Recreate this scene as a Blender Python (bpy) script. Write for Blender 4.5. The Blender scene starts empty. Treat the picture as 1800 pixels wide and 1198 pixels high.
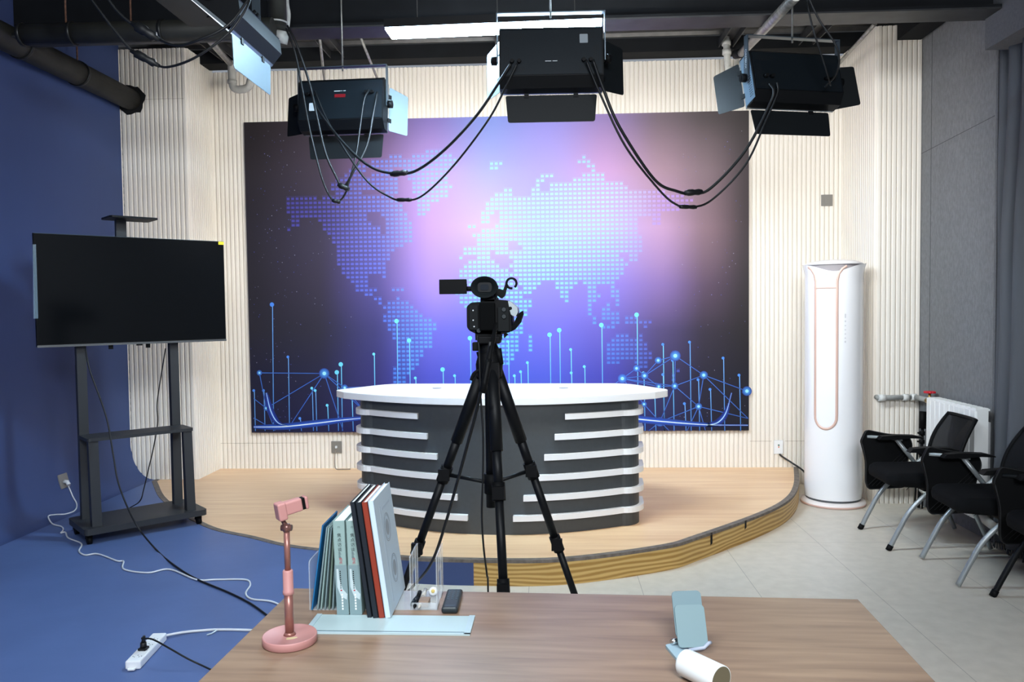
import bpy, bmesh, math, random
from mathutils import Vector, Matrix
from mathutils.geometry import tessellate_polygon
random.seed(7)
PI = math.pi
sc = bpy.context.scene
col = sc.collection

# ------------------------------------------------------------------ camera
F, PITCH, ROLL, YAW = 1411.35, .0409, -.012, -.0483
CAM = Vector((0, 0, 1.5))
_f = Vector((math.sin(YAW), math.cos(YAW), 0)); _r = Vector((math.cos(YAW), -math.sin(YAW), 0)); _u = Vector((0, 0, 1))
_f2 = _f*math.cos(PITCH) - _u*math.sin(PITCH); _u2 = _u*math.cos(PITCH) + _f*math.sin(PITCH)
_r3 = _r*math.cos(ROLL) + _u2*math.sin(ROLL); _u3 = _u2*math.cos(ROLL) - _r*math.sin(ROLL)
cd = bpy.data.cameras.new('camera'); cam = bpy.data.objects.new('camera', cd); col.objects.link(cam)
cd.sensor_width = 36; cd.lens = F/1800*36; cd.clip_start = .05
cam.matrix_world = Matrix(((_r3.x, _u3.x, -_f2.x, 0), (_r3.y, _u3.y, -_f2.y, 0), (_r3.z, _u3.z, -_f2.z, 1.5), (0, 0, 0, 1)))
sc.camera = cam

def ray(x, y): return _r3*((x-900)/F) - _u3*((y-599)/F) + _f2
def at(x, y, Y): d = ray(x, y); return CAM + d*(Y/d.y)          # the point seen at (x, y), Y metres into the room
def onz(x, y, z=0): d = ray(x, y); return CAM + d*((z-1.5)/d.z)  # ... lying at height z
def onx(x, y, X): d = ray(x, y); return CAM + d*(X/d.x)

# ------------------------------------------------------------------ light and exposure
sc.view_settings.view_transform = 'Standard'; sc.view_settings.look = 'None'
sc.view_settings.exposure = 0.25; sc.view_settings.gamma = 1.0; sc.view_settings.use_curve_mapping = False
sc.cycles.use_denoising = True
sc.cycles.max_bounces = 8
sc.cycles.sample_clamp_indirect = 6
PANEL_W = 72.0      # studio panels
TUBE_E = 170.0       # linear lamp
W = bpy.data.worlds.new('world'); sc.world = W; W.use_nodes = True
W.node_tree.nodes['Background'].inputs[0].default_value = (.80, .88, 1, 1)
W.node_tree.nodes['Background'].inputs[1].default_value = .28
def area(name, loc, size, power, color, aim):
    l = bpy.data.lights.new(name, 'AREA'); l.shape = 'RECTANGLE'; l.size, l.size_y = size; l.energy = power; l.color = color
    o = bpy.data.objects.new(name, l); col.objects.link(o); o.location = loc
    o.rotation_euler = (Vector(aim)-Vector(loc)).to_track_quat('-Z', 'Y').to_euler()
    return o
area('fill_behind', (.6, -1.4, 3.2), (1.6, .8), 165, (.90, .95, 1), (-.1, 4.5, .3))  # added fill lamp behind the camera, unseen, brightens the foreground
area('fill_overhead', (-.8, .9, 3.3), (1.2, .3), 48, (.88, .95, 1), (-.8, .9, 0))  # second added fill lamp, out of view above the table

# ------------------------------------------------------------------ materials
def lin(c):
    if isinstance(c, str): c = [int(c[i:i+2], 16)/255 for i in (0, 2, 4)]
    return tuple(v/12.92 if v <= .04045 else ((v+.055)/1.055)**2.4 for v in c)
MATS = {}
def mat(name, c, rough=.5, metal=0, spec=.5, noise=0, nscale=40, bump=0, bscale=80, stretch=(1, 1, 1), emit=0, trans=0, alpha=1, ior=1.45, coat=0):
    if name in MATS: return MATS[name]
    m = bpy.data.materials.new(name); m.use_nodes = True; MATS[name] = m
    nt = m.node_tree; b = nt.nodes['Principled BSDF']; L = nt.links.new
    c = lin(c)
    b.inputs['Base Color'].default_value = (*c, 1); b.inputs['Roughness'].default_value = rough; b.inputs['Metallic'].default_value = metal
    b.inputs['Specular IOR Level'].default_value = spec; b.inputs['IOR'].default_value = ior
    b.inputs['Transmission Weight'].default_value = trans; b.inputs['Alpha'].default_value = alpha; b.inputs['Coat Weight'].default_value = coat
    if emit: b.inputs['Emission Color'].default_value = (*c, 1); b.inputs['Emission Strength'].default_value = emit
    tc = nt.nodes.new('ShaderNodeTexCoord'); mp = nt.nodes.new('ShaderNodeMapping'); mp.inputs['Scale'].default_value = stretch
    L(tc.outputs['Object'], mp.inputs['Vector'])
    n = nt.nodes.new('ShaderNodeTexNoise'); n.inputs['Scale'].default_value = nscale; n.inputs['Detail'].default_value = 5
    L(mp.outputs[0], n.inputs['Vector'])
    if noise:
        r = nt.nodes.new('ShaderNodeValToRGB'); r.color_ramp.elements[0].position = .3; r.color_ramp.elements[1].position = .7
        r.color_ramp.elements[0].color = (*[v*(1-noise) for v in c], 1); r.color_ramp.elements[1].color = (*[min(1, v*(1+noise)) for v in c], 1)
        L(n.outputs[0], r.inputs[0]); L(r.outputs[0], b.inputs['Base Color'])
    if bump:
        n2 = nt.nodes.new('ShaderNodeTexNoise'); n2.inputs['Scale'].default_value = bscale; n2.inputs['Detail'].default_value = 4
        L(mp.outputs[0], n2.inputs['Vector'])
        bp = nt.nodes.new('ShaderNodeBump'); bp.inputs['Strength'].default_value = bump; bp.inputs['Distance'].default_value = .01
        L(n2.outputs[0], bp.inputs['Height']); L(bp.outputs[0], b.inputs['Normal'])
    return m

def wood(name, c1, c2, scale=(1, 12, 12), rough=.4, dist=2.5, nscale=3, wave=None, coat=0):
    m = bpy.data.materials.new(name); m.use_nodes = True; MATS[name] = m
    nt = m.node_tree; b = nt.nodes['Principled BSDF']; L = nt.links.new; N = nt.nodes.new
    tc = N('ShaderNodeTexCoord'); mp = N('ShaderNodeMapping'); mp.inputs['Scale'].default_value = scale; L(tc.outputs['Object'], mp.inputs['Vector'])
    n = N('ShaderNodeTexNoise'); n.inputs['Scale'].default_value = nscale; n.inputs['Detail'].default_value = 8; n.inputs['Distortion'].default_value = .4
    L(mp.outputs[0], n.inputs['Vector']); src = n.outputs[0]
    if wave:
        w = N('ShaderNodeTexWave'); w.bands_direction = 'Z'; w.inputs['Scale'].default_value = wave; w.inputs['Distortion'].default_value = dist*4
        w.inputs['Detail'].default_value = 1.5; w.inputs['Detail Scale'].default_value = .6
        L(mp.outputs[0], w.inputs['Vector']); mx = N('ShaderNodeMath'); mx.operation = 'MULTIPLY_ADD'; mx.inputs[1].default_value = .6
        m2 = N('ShaderNodeMath'); m2.operation = 'MULTIPLY'; m2.inputs[1].default_value = .4; L(n.outputs[0], m2.inputs[0])
        L(w.outputs[0], mx.inputs[0]); L(m2.outputs[0], mx.inputs[2]); src = mx.outputs[0]
    r = N('ShaderNodeValToRGB'); r.color_ramp.elements[0].position = .3; r.color_ramp.elements[1].position = .72
    r.color_ramp.elements[0].color = (*lin(c1), 1); r.color_ramp.elements[1].color = (*lin(c2), 1)
    L(src, r.inputs[0]); L(r.outputs[0], b.inputs['Base Color']); b.inputs['Roughness'].default_value = rough; b.inputs['Coat Weight'].default_value = coat
    return m

black = mat('black_plastic', '08090b', .6, spec=.18)
black_m = mat('black_metal', '0b0d10', .5, 0, spec=.25)
dark_m = mat('dark_grey_metal', '303235', .5, .1)
blk_matte = mat('black_matte', '0d0e10', .7)
cable_b = mat('black_rubber', '101214', .5)
cable_g = mat('grey_cable', '7d8790', .4)
cable_w = mat('white_cable', 'd9dde0', .4)
silver = mat('silver_paint', '9aa0a2', .35, .45)
chrome = mat('chrome', 'd0d4d6', .2, 1)
white_p = mat('white_plastic', 'eceff1', .35)
white_l = mat('white_laminate', 'f2f3f4', .3)
pink = mat('pink_plastic', 'bd8884', .45)
pink_d = mat('rose_metal', '9c6c63', .32, .4)
ac_white = mat('glossy_white', 'f1f2f5', .22, coat=.3)
rose = mat('rose_gold_trim', 'd6b5a8', .35, .1)
desk_d = mat('desk_charcoal', '43474a', .5, noise=.04)
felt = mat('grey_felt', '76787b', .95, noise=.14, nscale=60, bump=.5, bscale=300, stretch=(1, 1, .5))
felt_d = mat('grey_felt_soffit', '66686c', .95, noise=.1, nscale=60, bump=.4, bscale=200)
curtain_m = mat('curtain_cloth', '55585e', .9, noise=.1, nscale=12, stretch=(1, 1, .15))
steel = mat('dark_steel', '37383a', .5, .35, noise=.25, nscale=9)
steel_d = mat('black_steel', '15171a', .75, 0, spec=.2, noise=.2, nscale=5)
deck_m = mat('deck_steel', '5a5958', .4, .6, noise=.2, nscale=12)
pipe_b = mat('dusty_black_pipe', '24241f', .6, noise=.45, nscale=7)
galv = mat('galvanised_pipe', '93928c', .4, .6, noise=.3, nscale=25)
wht_pipe = mat('white_painted_pipe', 'c9c9c4', .5, noise=.12, nscale=30)
grey_plate = mat('grey_switch_plate', '807d78', .4)
seat_m = mat('black_fabric', '0f1012', .95, noise=.2, nscale=300, spec=.15)
mesh_m = mat('black_mesh_fabric', '17181a', .85, noise=.3, nscale=260, alpha=.95, spec=.15)
brass = mat('brass', 'b0904e', .3, .9)
red = mat('red_paint', 'c42030', .4)
acryl = mat('clear_acrylic', 'dfe8ec', .08, alpha=.30)
mint = mat('pale_mint_cover', '8ea8a5', .6)
mint_d = mat('grey_mint_cover', '7c9397', .6)
paper = mat('paper', 'e9ecea', .8, noise=.05, nscale=400, stretch=(40, 1, 1))
navy = mat('navy_cover', '141d27', .55)
brick_red = mat('brick_red_cover', '8c3320', .55)
ice = mat('ice_blue_cover', 'c3d6e3', .45)
ice2 = mat('ice_blue_tray', 'b2c8cb', .35)
ring_g = mat('grey_print', '98a4ae', .5)
blue_cv = mat('blue_cover', '1c6ea4', .5)
green_cv = mat('dull_green_cover', '66796c', .6)
teal_p = mat('grey_teal_plastic', '6f8a90', .5)
screen_m = mat('black_glass', '07090c', .12, spec=.55)
yellow_s = mat('yellow_sticker', 'e8d820', .6)
red_d = mat('red_display', '6e1018', .4)
lab_w = mat('white_sticker', 'cfd6dc', .6)
ink = mat('black_ink', '1c2224', .7)
ink_g = mat('grey_ink', '6d7c80', .7)
ink_r = mat('red_ink', 'b3263a', .7)
ink_w = mat('white_ink', 'e2eaea', .7)
table_w = wood('table_wood', '7d6656', 'a0866f', scale=(.7, 9, 9), rough=.32, nscale=4)
stage_w = wood('stage_laminate', 'e0b488', 'f3cfa5', scale=(.5, 7, 1), rough=.35, nscale=3)
riser_w = wood('zebra_wood', 'a8803f', 'd3b06c', scale=(1.1, 1.1, 4), rough=.45, nscale=2, wave=3.0, dist=2.2)
strip_m = mat('worn_grey_strip', '6f665f', .6, noise=.3, nscale=30)
blue_c = '3b4c79'
blue_m = mat('chroma_blue_paint', blue_c, .62, noise=.05, nscale=1.5)

# fluted wall: cream painted panels
def fluted_mat():
    m = mat('cream_fluted_panel', 'ece6dc', .5, noise=.02, nscale=2)
    return m
cream = fluted_mat()

# ------------------------------------------------------------------ mesh helpers
RM = {}                                                        # world matrices of things
class G:
    def __init__(s): s.v = []; s.f = []; s.sm = []; s.mi = []; s.cur = 0
    def add(s, vs, fs, smooth=False):
        o = len(s.v); s.v += [tuple(v) for v in vs]
        for f in fs: s.f.append([o+i for i in f]); s.sm.append(smooth); s.mi.append(s.cur)
    def box(s, x0, x1, y0, y1, z0, z1, M=None, b=0):
        if b: return s.rbox(x0, x1, y0, y1, z0, z1, b, M)
        vs = [Vector((x, y, z)) for x in (x0, x1) for y in (y0, y1) for z in (z0, z1)]
        if M: vs = [M @ v for v in vs]
        s.add(vs, [(0, 1, 3, 2), (4, 6, 7, 5), (0, 4, 5, 1), (2, 3, 7, 6), (0, 2, 6, 4), (1, 5, 7, 3)])
    def rbox(s, x0, x1, y0, y1, z0, z1, b, M=None):
        bm = bmesh.new(); bmesh.ops.create_cube(bm, size=1)
        for v in bm.verts: v.co = Vector(((x0+x1)/2+v.co.x*(x1-x0), (y0+y1)/2+v.co.y*(y1-y0), (z0+z1)/2+v.co.z*(z1-z0)))
        bmesh.ops.bevel(bm, geom=bm.edges[:], offset=b, segments=3, profile=.5, affect='EDGES')
        bm.verts.ensure_lookup_table(); bm.verts.index_update()
        vs = [(M @ v.co) if M else v.co.copy() for v in bm.verts]; fs = [[v.index for v in f.verts] for f in bm.faces]; bm.free()
        s.add(vs, fs, False)
    def tube(s, pts, r, seg=10, cap=True, rs=None):
        pts = [Vector(p) for p in pts]; n = len(pts); rings = []
        t0 = (pts[1]-pts[0]).normalized(); up = Vector((0, 0, 1)) if abs(t0.z) < .9 else Vector((1, 0, 0))
        a = t0.cross(up).normalized()
        vs = []
        for i, p in enumerate(pts):
            t = (pts[min(i+1, n-1)]-pts[max(i-1, 0)]).normalized()
            a = (a - t*a.dot(t)); a = a.normalized() if a.length > 1e-6 else t.orthogonal().normalized()
            b = t.cross(a); rr = rs[i] if rs else r
            for k in range(seg):
                w = 2*PI*k/seg; vs.append(p + a*math.cos(w)*rr + b*math.sin(w)*rr)
        fs = [(i*seg+k, i*seg+(k+1) % seg, (i+1)*seg+(k+1) % seg, (i+1)*seg+k) for i in range(n-1) for k in range(seg)]
        s.add(vs, fs, True)
        if cap: s.add(vs[:seg], [list(range(seg))[::-1]]); s.add(vs[-seg:], [list(range(seg))])
    def cyl(s, p0, p1, r, seg=20, r2=None): s.tube([p0, p1], r, seg, True, [r, r if r2 is None else r2])
    def lathe(s, prof, c=(0, 0, 0), seg=32, M=None, sx=1, sy=1):
        vs = []
        for r, z in prof:
            for k in range(seg):
                w = 2*PI*k/seg; v = Vector((r*math.cos(w)*sx, r*math.sin(w)*sy, z)); v = (M @ v) if M else v; vs.append(v+Vector(c))
        n = len(prof)
        s.add(vs, [(i*seg+k, i*seg+(k+1) % seg, (i+1)*seg+(k+1) % seg, (i+1)*seg+k) for i in range(n-1) for k in range(seg)], True)
        if prof[0][0] > 1e-5: s.add(vs[:seg], [list(range(seg))[::-1]])
        if prof[-1][0] > 1e-5: s.add(vs[-seg:], [list(range(seg))])
    def prism(s, poly, a0, a1, axis='z', M=None, smooth=False):
        def mk(p, a):
            v = {'z': Vector((p[0], p[1], a)), 'y': Vector((p[0], a, p[1])), 'x': Vector((a, p[0], p[1]))}[axis]
            return (M @ v) if M else v
        n = len(poly); A = [mk(p, a0) for p in poly]; B = [mk(p, a1) for p in poly]
        s.add(A+B, [(i, (i+1) % n, n+(i+1) % n, n+i) for i in range(n)], smooth)
        tri = tessellate_polygon([[Vector((p[0], p[1], 0)) for p in poly]])
        s.add(A, [list(t) for t in tri]); s.add(B, [list(t)[::-1] for t in tri])
    def quad(s, *p): s.add(p, [tuple(range(len(p)))])
    def obj(s, name, m, parent=None, world=True, smooth_angle=None):
        vs = s.v
        if parent is not None and world:
            r = parent
            while r.parent: r = r.parent
            inv = RM[r.name].inverted(); vs = [inv @ Vector(v) for v in vs]
        me = bpy.data.meshes.new(name); me.from_pydata([tuple(v) for v in vs], [], s.f)
        ms = m if isinstance(m, (list, tuple)) else [m]
        for q in ms: me.materials.append(q)
        me.polygons.foreach_set('use_smooth', s.sm); me.polygons.foreach_set('material_index', s.mi)
        bm = bmesh.new(); bm.from_mesh(me); bmesh.ops.remove_doubles(bm, verts=bm.verts, dist=1e-6); bmesh.ops.recalc_face_normals(bm, faces=bm.faces); bm.to_mesh(me); bm.free()
        me.update()
        o = bpy.data.objects.new(name, me); col.objects.link(o); o.parent = parent
        if parent is None: RM[o.name] = Matrix.Identity(4)
        return o
def tag(o, label=None, cat=None, group=None, kind=None):
    if label: o['label'] = label
    if cat: o['category'] = cat
    if group: o['group'] = group
    if kind: o['kind'] = kind
    return o
def thing(name, label, cat, loc=(0, 0, 0), rz=0, rx=0, ry=0, group=None):
    o = bpy.data.objects.new(name, None); col.objects.link(o); o.empty_display_size = .05
    M = Matrix.Translation(loc) @ Matrix.Rotation(rz, 4, 'Z') @ Matrix.Rotation(ry, 4, 'Y') @ Matrix.Rotation(rx, 4, 'X')
    o.matrix_world = M; RM[o.name] = M
    return tag(o, label, cat, group)
def struct(name, g, m): return tag(g.obj(name, m), kind='structure')
def cat_rom(pts, n=8):
    pts = [Vector(p) for p in pts]; P = [pts[0]*2-pts[1]] + pts + [pts[-1]*2-pts[-2]]; out = []
    for i in range(1, len(P)-2):
        for k in range(n):
            t = k/n; a, b, c, d = P[i-1:i+3]
            out.append(.5*((2*b)+(c-a)*t+(2*a-5*b+4*c-d)*t*t+(3*b-a-3*c+d)*t**3))
    out.append(P[-2]); return out
def round_poly(poly, r, n=5):
    out = []; m = len(poly)
    for i in range(m):
        p = Vector(poly[i]); a = Vector(poly[i-1]); b = Vector(poly[(i+1) % m])
        rr = r[i] if isinstance(r, (list, tuple)) else r
        if rr <= 0: out.append(tuple(p)); continue
        d1 = (a-p); d2 = (b-p); rr = min(rr, d1.length*.45, d2.length*.45); A = p+d1.normalized()*rr; B = p+d2.normalized()*rr
        for k in range(n+1):
            t = k/n; out.append(tuple(A*(1-t)**2+p*2*t*(1-t)+B*t*t))
    return out
def text_mesh(g, txt, size, M, align='CENTER'):
    cu = bpy.data.curves.new('t', 'FONT'); cu.body = txt; cu.size = size; cu.align_x = align; cu.align_y = 'CENTER'
    o = bpy.data.objects.new('t', cu); col.objects.link(o); bpy.context.view_layer.update()
    me = bpy.data.meshes.new_from_object(o.evaluated_get(bpy.context.evaluated_depsgraph_get()))
    g.add([M @ v.co for v in me.vertices], [list(p.vertices) for p in me.polygons])
    bpy.data.objects.remove(o); bpy.data.curves.remove(cu); bpy.data.meshes.remove(me)

# ------------------------------------------------------------------ setting
WX, RX, BY, S = -3.43, 2.744, 6.8, .14
# floor: grey sheet flooring, painted blue on the left
def floor_mat():
    m = bpy.data.materials.new('floor_sheet'); m.use_nodes = True; nt = m.node_tree; N = nt.nodes.new; L = nt.links.new; b = nt.nodes['Principled BSDF']
    tc = N('ShaderNodeTexCoord')
    n1 = N('ShaderNodeTexNoise'); n1.inputs['Scale'].default_value = 14; n1.inputs['Detail'].default_value = 8; L(tc.outputs['Object'], n1.inputs[0])
    r = N('ShaderNodeValToRGB'); r.color_ramp.elements[0].position = .3; r.color_ramp.elements[1].position = .75
    r.color_ramp.elements[0].color = (*lin('cbc3b5'), 1); r.color_ramp.elements[1].color = (*lin('d8d0c2'), 1); L(n1.outputs[0], r.inputs[0])
    br = N('ShaderNodeTexBrick'); br.offset = 0; br.inputs['Scale'].default_value = 1; br.inputs['Brick Width'].default_value = .6; br.inputs['Row Height'].default_value = 3.0
    br.inputs['Mortar Size'].default_value = .0015; br.inputs['Mortar Smooth'].default_value = 0
    br.inputs['Color1'].default_value = (1, 1, 1, 1); br.inputs['Color2'].default_value = (1, 1, 1, 1); br.inputs['Mortar'].default_value = (.55, .55, .55, 1)
    mp = N('ShaderNodeMapping'); mp.inputs['Location'].default_value = (.13, .9, 0); L(tc.outputs['Object'], mp.inputs[0]); L(mp.outputs[0], br.inputs['Vector'])
    mx = N('ShaderNodeMix'); mx.data_type = 'RGBA'; mx.blend_type = 'MULTIPLY'; mx.inputs[0].default_value = 1
    L(r.outputs[0], mx.inputs[6]); L(br.outputs[0], mx.inputs[7]); L(mx.outputs[2], b.inputs['Base Color'])
    b.inputs['Roughness'].default_value = .38
    return m
g = G(); g.box(-3.5, 4.2, -2.5, BY+.1, -.1, 0)
floor_blue = mat('blue_painted_floor', '576c9b', .5, noise=.07, nscale=3, bump=.08, bscale=12)
struct('floor', g, floor_mat())

# left cyclorama wall with a cove into the floor
g = G(); R0, RXC = .30, .19; prof = [(WX, 3.95)]
for k in range(49):
    a = PI/2*k/48; prof.append((WX+RXC-RXC*math.cos(a), S+R0-R0*math.sin(a)))
prof = prof + [(WX-.12, S), (WX-.12, 3.95)]
g.prism(prof, -2.5, 6.355, 'y', smooth=False)
o = struct('wall_left', g, blue_m)
# worn paint edge where the blue meets the fluted panels
g = G()
random.seed(3)
prev = None
for k in range(60):
    z = .44+k*3.1/60; w = .004+random.random()*.007
    g.quad((WX+.001, 6.353, z), (WX+w+.002, 6.353, z), (WX+.004+random.random()*.006, 6.353, z+.052), (WX+.001, 6.353, z+.052))
struct('trim_1', g, mat('chipped_paint', '9a9b9d', .8, noise=.6, nscale=50))

# fluted back wall in one run: left panel, returns, back, right panel
def fluted(g, p0, p1, zb, zt, nrm, pitch=.0372, dep=.014):
    p0 = Vector(p0); p1 = Vector(p1); d = p1-p0; n = max(1, round(d.length/pitch)); st = d/n; nrm = Vector(nrm)
    pr = [(0, 0), (.05, 0), (.09, .72), (.2, .95), (.5, 1), (.8, .95), (.91, .72), (.95, 0), (1, 0)]
    pts = []
    for i in range(n):
        for t, h in pr[:-1]: pts.append(p0+st*(i+t)+nrm*h*dep)
    pts.append(p1)
    vs = [];
    for i, p in enumerate(pts):
        zt_i = zt + (random.random()-.5)*.006*((i//8) % 2)
        vs += [(p.x, p.y, zb), (p.x, p.y, zt_i)]
    g.add(vs, [(2*i, 2*i+2, 2*i+3, 2*i+1) for i in range(len(pts)-1)])
g = G()
LFY, RFY, LX, RXa = 6.36, 6.115, -2.885, 2.42
fluted(g, (WX-.03, LFY), (LX, LFY), 0, 3.60, (0, -1)); fluted(g, (LX, LFY), (LX, BY), 0, 3.60, (1, 0))
fluted(g, (LX, BY), (RXa, BY), 0, 3.53, (0, -1)); fluted(g, (RXa, BY), (RXa, RFY), 0, 3.535, (-1, 0)); fluted(g, (RXa, RFY), (RX, RFY), 0, 3.535, (0, -1))
g.box(WX-.1, LX-.013, LFY+.012, BY+.1, 0, 3.59); g.box(LX-.02, RXa+.02, BY+.012, BY+.1, 0, 3.52); g.box(RXa+.013, RX+.15, RFY+.012, BY+.1, 0, 3.53)
struct('wall_back', g, cream)
# panel joints: thin dark hairlines
g = G()
for x0, x1, y, z in ((-3.24, LX-.02, LFY-.0147, 3.2), (LX+.02, -2.1, BY-.0147, .36), (1.66, 1.84, BY-.0147, .36), (1.95, 2.2, BY-.0147, .36), (-2.57, 1.5, BY-.0147, 3.1)):
    g.box(x0, x1, y-.0005, y, z, z+.0025)
struct('trim_2', g, mat('joint_line', 'a49b8d', .8))

# right wall: grey felt
g = G(); g.box(RX, RX+.12, 5.12, RFY-.001, 0, 3.62); g.box(RX+.1, RX+.2, -2.5, 5.12, 0, 3.9)
struct('wall_right', g, felt)
g = G()
g.box(RX-.0015, RX, 5.955, 5.959, 0, 3.5)
for (y0, y1, z) in ((5.13, 6.11, 2.63),): g.prism([(y0, 2.645), (y0, 2.649), (y1, 2.603), (y1, 2.599)], RX-.0012, RX, 'x')
struct('trim_3', g, mat('felt_seam', '4a4b4e', .9))
# felt covered soffit box over the curtain
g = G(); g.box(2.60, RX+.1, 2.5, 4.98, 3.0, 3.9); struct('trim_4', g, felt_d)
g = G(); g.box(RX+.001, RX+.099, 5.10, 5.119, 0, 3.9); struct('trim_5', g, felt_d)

# ceiling: ribbed steel deck
g = G(); pts = []; y = -1.0; zc = 3.66
while y < BY+.1:
    pts += [(y, zc), (y+.05, zc), (y+.065, zc+.05), (y+.13, zc+.05), (y+.145, zc)]; y += .165
vs = []
for p in pts: vs += [(-3.6, p[0], p[1]), (3.0, p[0], p[1])]
g.add(vs, [(2*i, 2*i+1, 2*i+3, 2*i+2) for i in range(len(pts)-1)])
g.box(-3.6, 3.0, -1, BY+.1, zc+.06, zc+.1)
ceil = struct('ceiling', g, deck_m)

# steel frame
def ibeam(g, x0, x1, y, z0, z1, fw=.2, ft=.016, wt=.012):
    g.box(x0, x1, y-fw/2, y+fw/2, z0, z0+ft); g.box(x0, x1, y-fw/2, y+fw/2, z1-ft, z1); g.box(x0, x1, y-wt/2, y+wt/2, z0+ft, z1-ft)
t = thing('steel_beam', 'black steel I-beam running across the room above the hanging panel lights', 'beam', (0, 4.9, 3.19))
g = G(); ibeam(g, -3.30, 2.70, 4.9, 3.19, 3.655, .2); g.obj('web', steel_d, t)
g = G(); g.box(-3.30, 2.70, 4.8, 5.0, 3.181, 3.19); g.obj('flange', steel, t)
g = G(); g.box(-3.3, 2.9, 6.60, 6.78, 3.545, 3.56); g.box(-3.3, 2.9, 6.59, 6.605, 3.545, 3.655)
tag(g.obj('channel_beam', steel_d), 'dark steel channel running along the top of the fluted wall', 'beam')
g = G(); g.box(2.55, 2.72, 5.06, 6.08, 3.42, 3.6)
tag(g.obj('edge_beam', steel_d), 'short black steel beam above the grey felt wall', 'beam')
JL = ['leftmost', 'second from left', 'third from left', 'fourth from left', 'rightmost']
for i, x in enumerate((-2.62, -1.72, -.35, 1.42, 2.05)):
    g = G(); g.box(x-.06, x+.06, 5.05, 6.58, 3.615, 3.63); g.box(x-.06, x-.052, 5.05, 6.58, 3.56, 3.62); g.box(x+.052, x+.06, 5.05, 6.58, 3.56, 3.62)
    tag(g.obj('ceiling_joist', steel), JL[i]+' of the dark steel joists under the ribbed ceiling deck', 'joist', 'steel joists under the deck')

# ------------------------------------------------------------------ stage platform
top = [(-3.33, 6.35), (-3.22, 6.27), (-2.81, 5.62), (-2.21, 4.945), (-1.815, 4.69), (-1.47, 4.49), (-.88, 4.33), (-.43, 4.28), (.06, 4.30), (.62, 4.53), (.87, 4.74), (1.37, 5.26), (1.66, 5.66), (1.86, 6.12), (2.06, 6.787)]
crv = [Vector((p[0], p[1])) for p in cat_rom([(a, b, 0) for a, b in top[1:]], 6)]
crv = [Vector((-3.225, 6.345))] + crv
def offs(crv, d):
    out = []
    for i, p in enumerate(crv):
        t_ = (crv[min(i+1, len(crv)-1)]-crv[max(i-1, 0)]).normalized(); out.append(p+Vector((-t_.y, t_.x))*d)
    return out
bp_ = [(-1.0, -2.5), (WX-.1, -2.5), (WX-.1, 6.345)] + [tuple(p) for p in crv if p.x < -1.0]
bp_.append((-1.0, [p.y for p in crv if p.x >= -1.0][0]))
g = G(); g.prism([(p[0], p[1]-.001) for p in bp_], .001, S, 'z'); struct('floor', g, floor_blue)
t = thing('stage_platform', 'low curved wooden stage platform with pale laminate top under the news desk', 'stage', (-.5, 5.6, 0))
inner = offs(crv, .035)
poly = [tuple(p) for p in inner] + [(2.06, 6.787), (LX+.014, 6.787), (LX+.014, 6.345), (-3.2, 6.345)]
poly = [tuple(p) for p in inner[:-1]] + [(2.02, 6.787), (LX+.014, 6.787), (LX+.014, 6.345)]
g = G(); g.prism(poly, .02, S, 'z'); g.obj('deck', stage_w, t)
g = G()
for i in range(len(crv)-1):
    a, b = crv[i], crv[i+1]; c_, d_ = inner[i], inner[i+1]; g.cur = 0 if (a.x+b.x)/2 > -.43 else 1
    if a.x < -1.02: continue
    g.quad((a.x, a.y, 0), (b.x, b.y, 0), (b.x, b.y, S-.002), (a.x, a.y, S-.002))
r_ = g.obj('riser', [riser_w, blue_m], t)
g = G()
for i in range(len(crv)-1):
    a, b = offs(crv, -.003)[i], offs(crv, -.003)[i+1]; c_, d_ = inner[i], inner[i+1]
    g.quad((a.x, a.y, S+.003), (b.x, b.y, S+.003), (d_.x, d_.y, S+.003), (c_.x, c_.y, S+.003)); g.quad((a.x, a.y, S-.014), (b.x, b.y, S-.014), (b.x, b.y, S+.003), (a.x, a.y, S+.003))
g.obj('edge_strip', strip_m, t)
for (x, y, l) in ((1, 0, .075), (2, 0, .055)):
    g = G(); i = 54+x*2 if x == 1 else 59
    a = crv[i]; b = crv[i]+(crv[i+1]-crv[i]).normalized()*.022; o_ = Vector(((crv[i+1]-crv[i]).y, -(crv[i+1]-crv[i]).x)).normalized()*.003; a = a+o_; b = b+o_
    g.quad((a.x, a.y, S-l), (b.x, b.y, S-l+.01), (b.x, b.y, S), (a.x, a.y, S))
    g.obj('torn_tape', blk_matte, t)

# ------------------------------------------------------------------ news desk
t = thing('news_desk', 'curved charcoal news desk with white top and white side strips on the stage', 'desk', (-.345, 5.2, S), rz=math.radians(-3.5))
def front_arc(hw, y0, k, rc, back, n=26, r=.11):
    xs = [-(hw-r)+2*(hw-r)*i/n for i in range(n+1)]; pts = [(x, y0+k*x*x) for x in xs]
    ye = pts[0][1]; L_ = []
    for j in range(1, 9):
        a = PI/2*j/8; L_.append((-(hw-r)-r*math.sin(a), ye+r*1.2*(1-math.cos(a))))
    Rr = [(-x, y) for x, y in L_]
    return [(-hw, back)] + L_[::-1] + pts + Rr + [(hw, back)]
poly = front_arc(.90, -.435, .40, .1, .38)
g = G(); g.prism(poly, 0, .785, 'z'); g.obj('body', desk_d, t, world=False)
top_p = [(x, -.475+.36*x*x) for x in [-1.0+2.0*i/24 for i in range(25)]]
tp = top_p + [(1.09, .0), (1.085, .055), (.84, .46), (-.84, .46), (-1.085, .055), (-1.09, .0)]
tp = round_poly(tp, [0]*25+[.06, .05, .12, .12, .05, .06], 4)
g = G(); g.prism(tp, .785, .828, 'z'); d_ = g.obj('desktop', white_l, t, world=False)
bv = d_.modifiers.new('b', 'BEVEL'); bv.width = .008; bv.segments = 3; bv.limit_method = 'ANGLE'; bv.angle_limit = math.radians(50)
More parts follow.
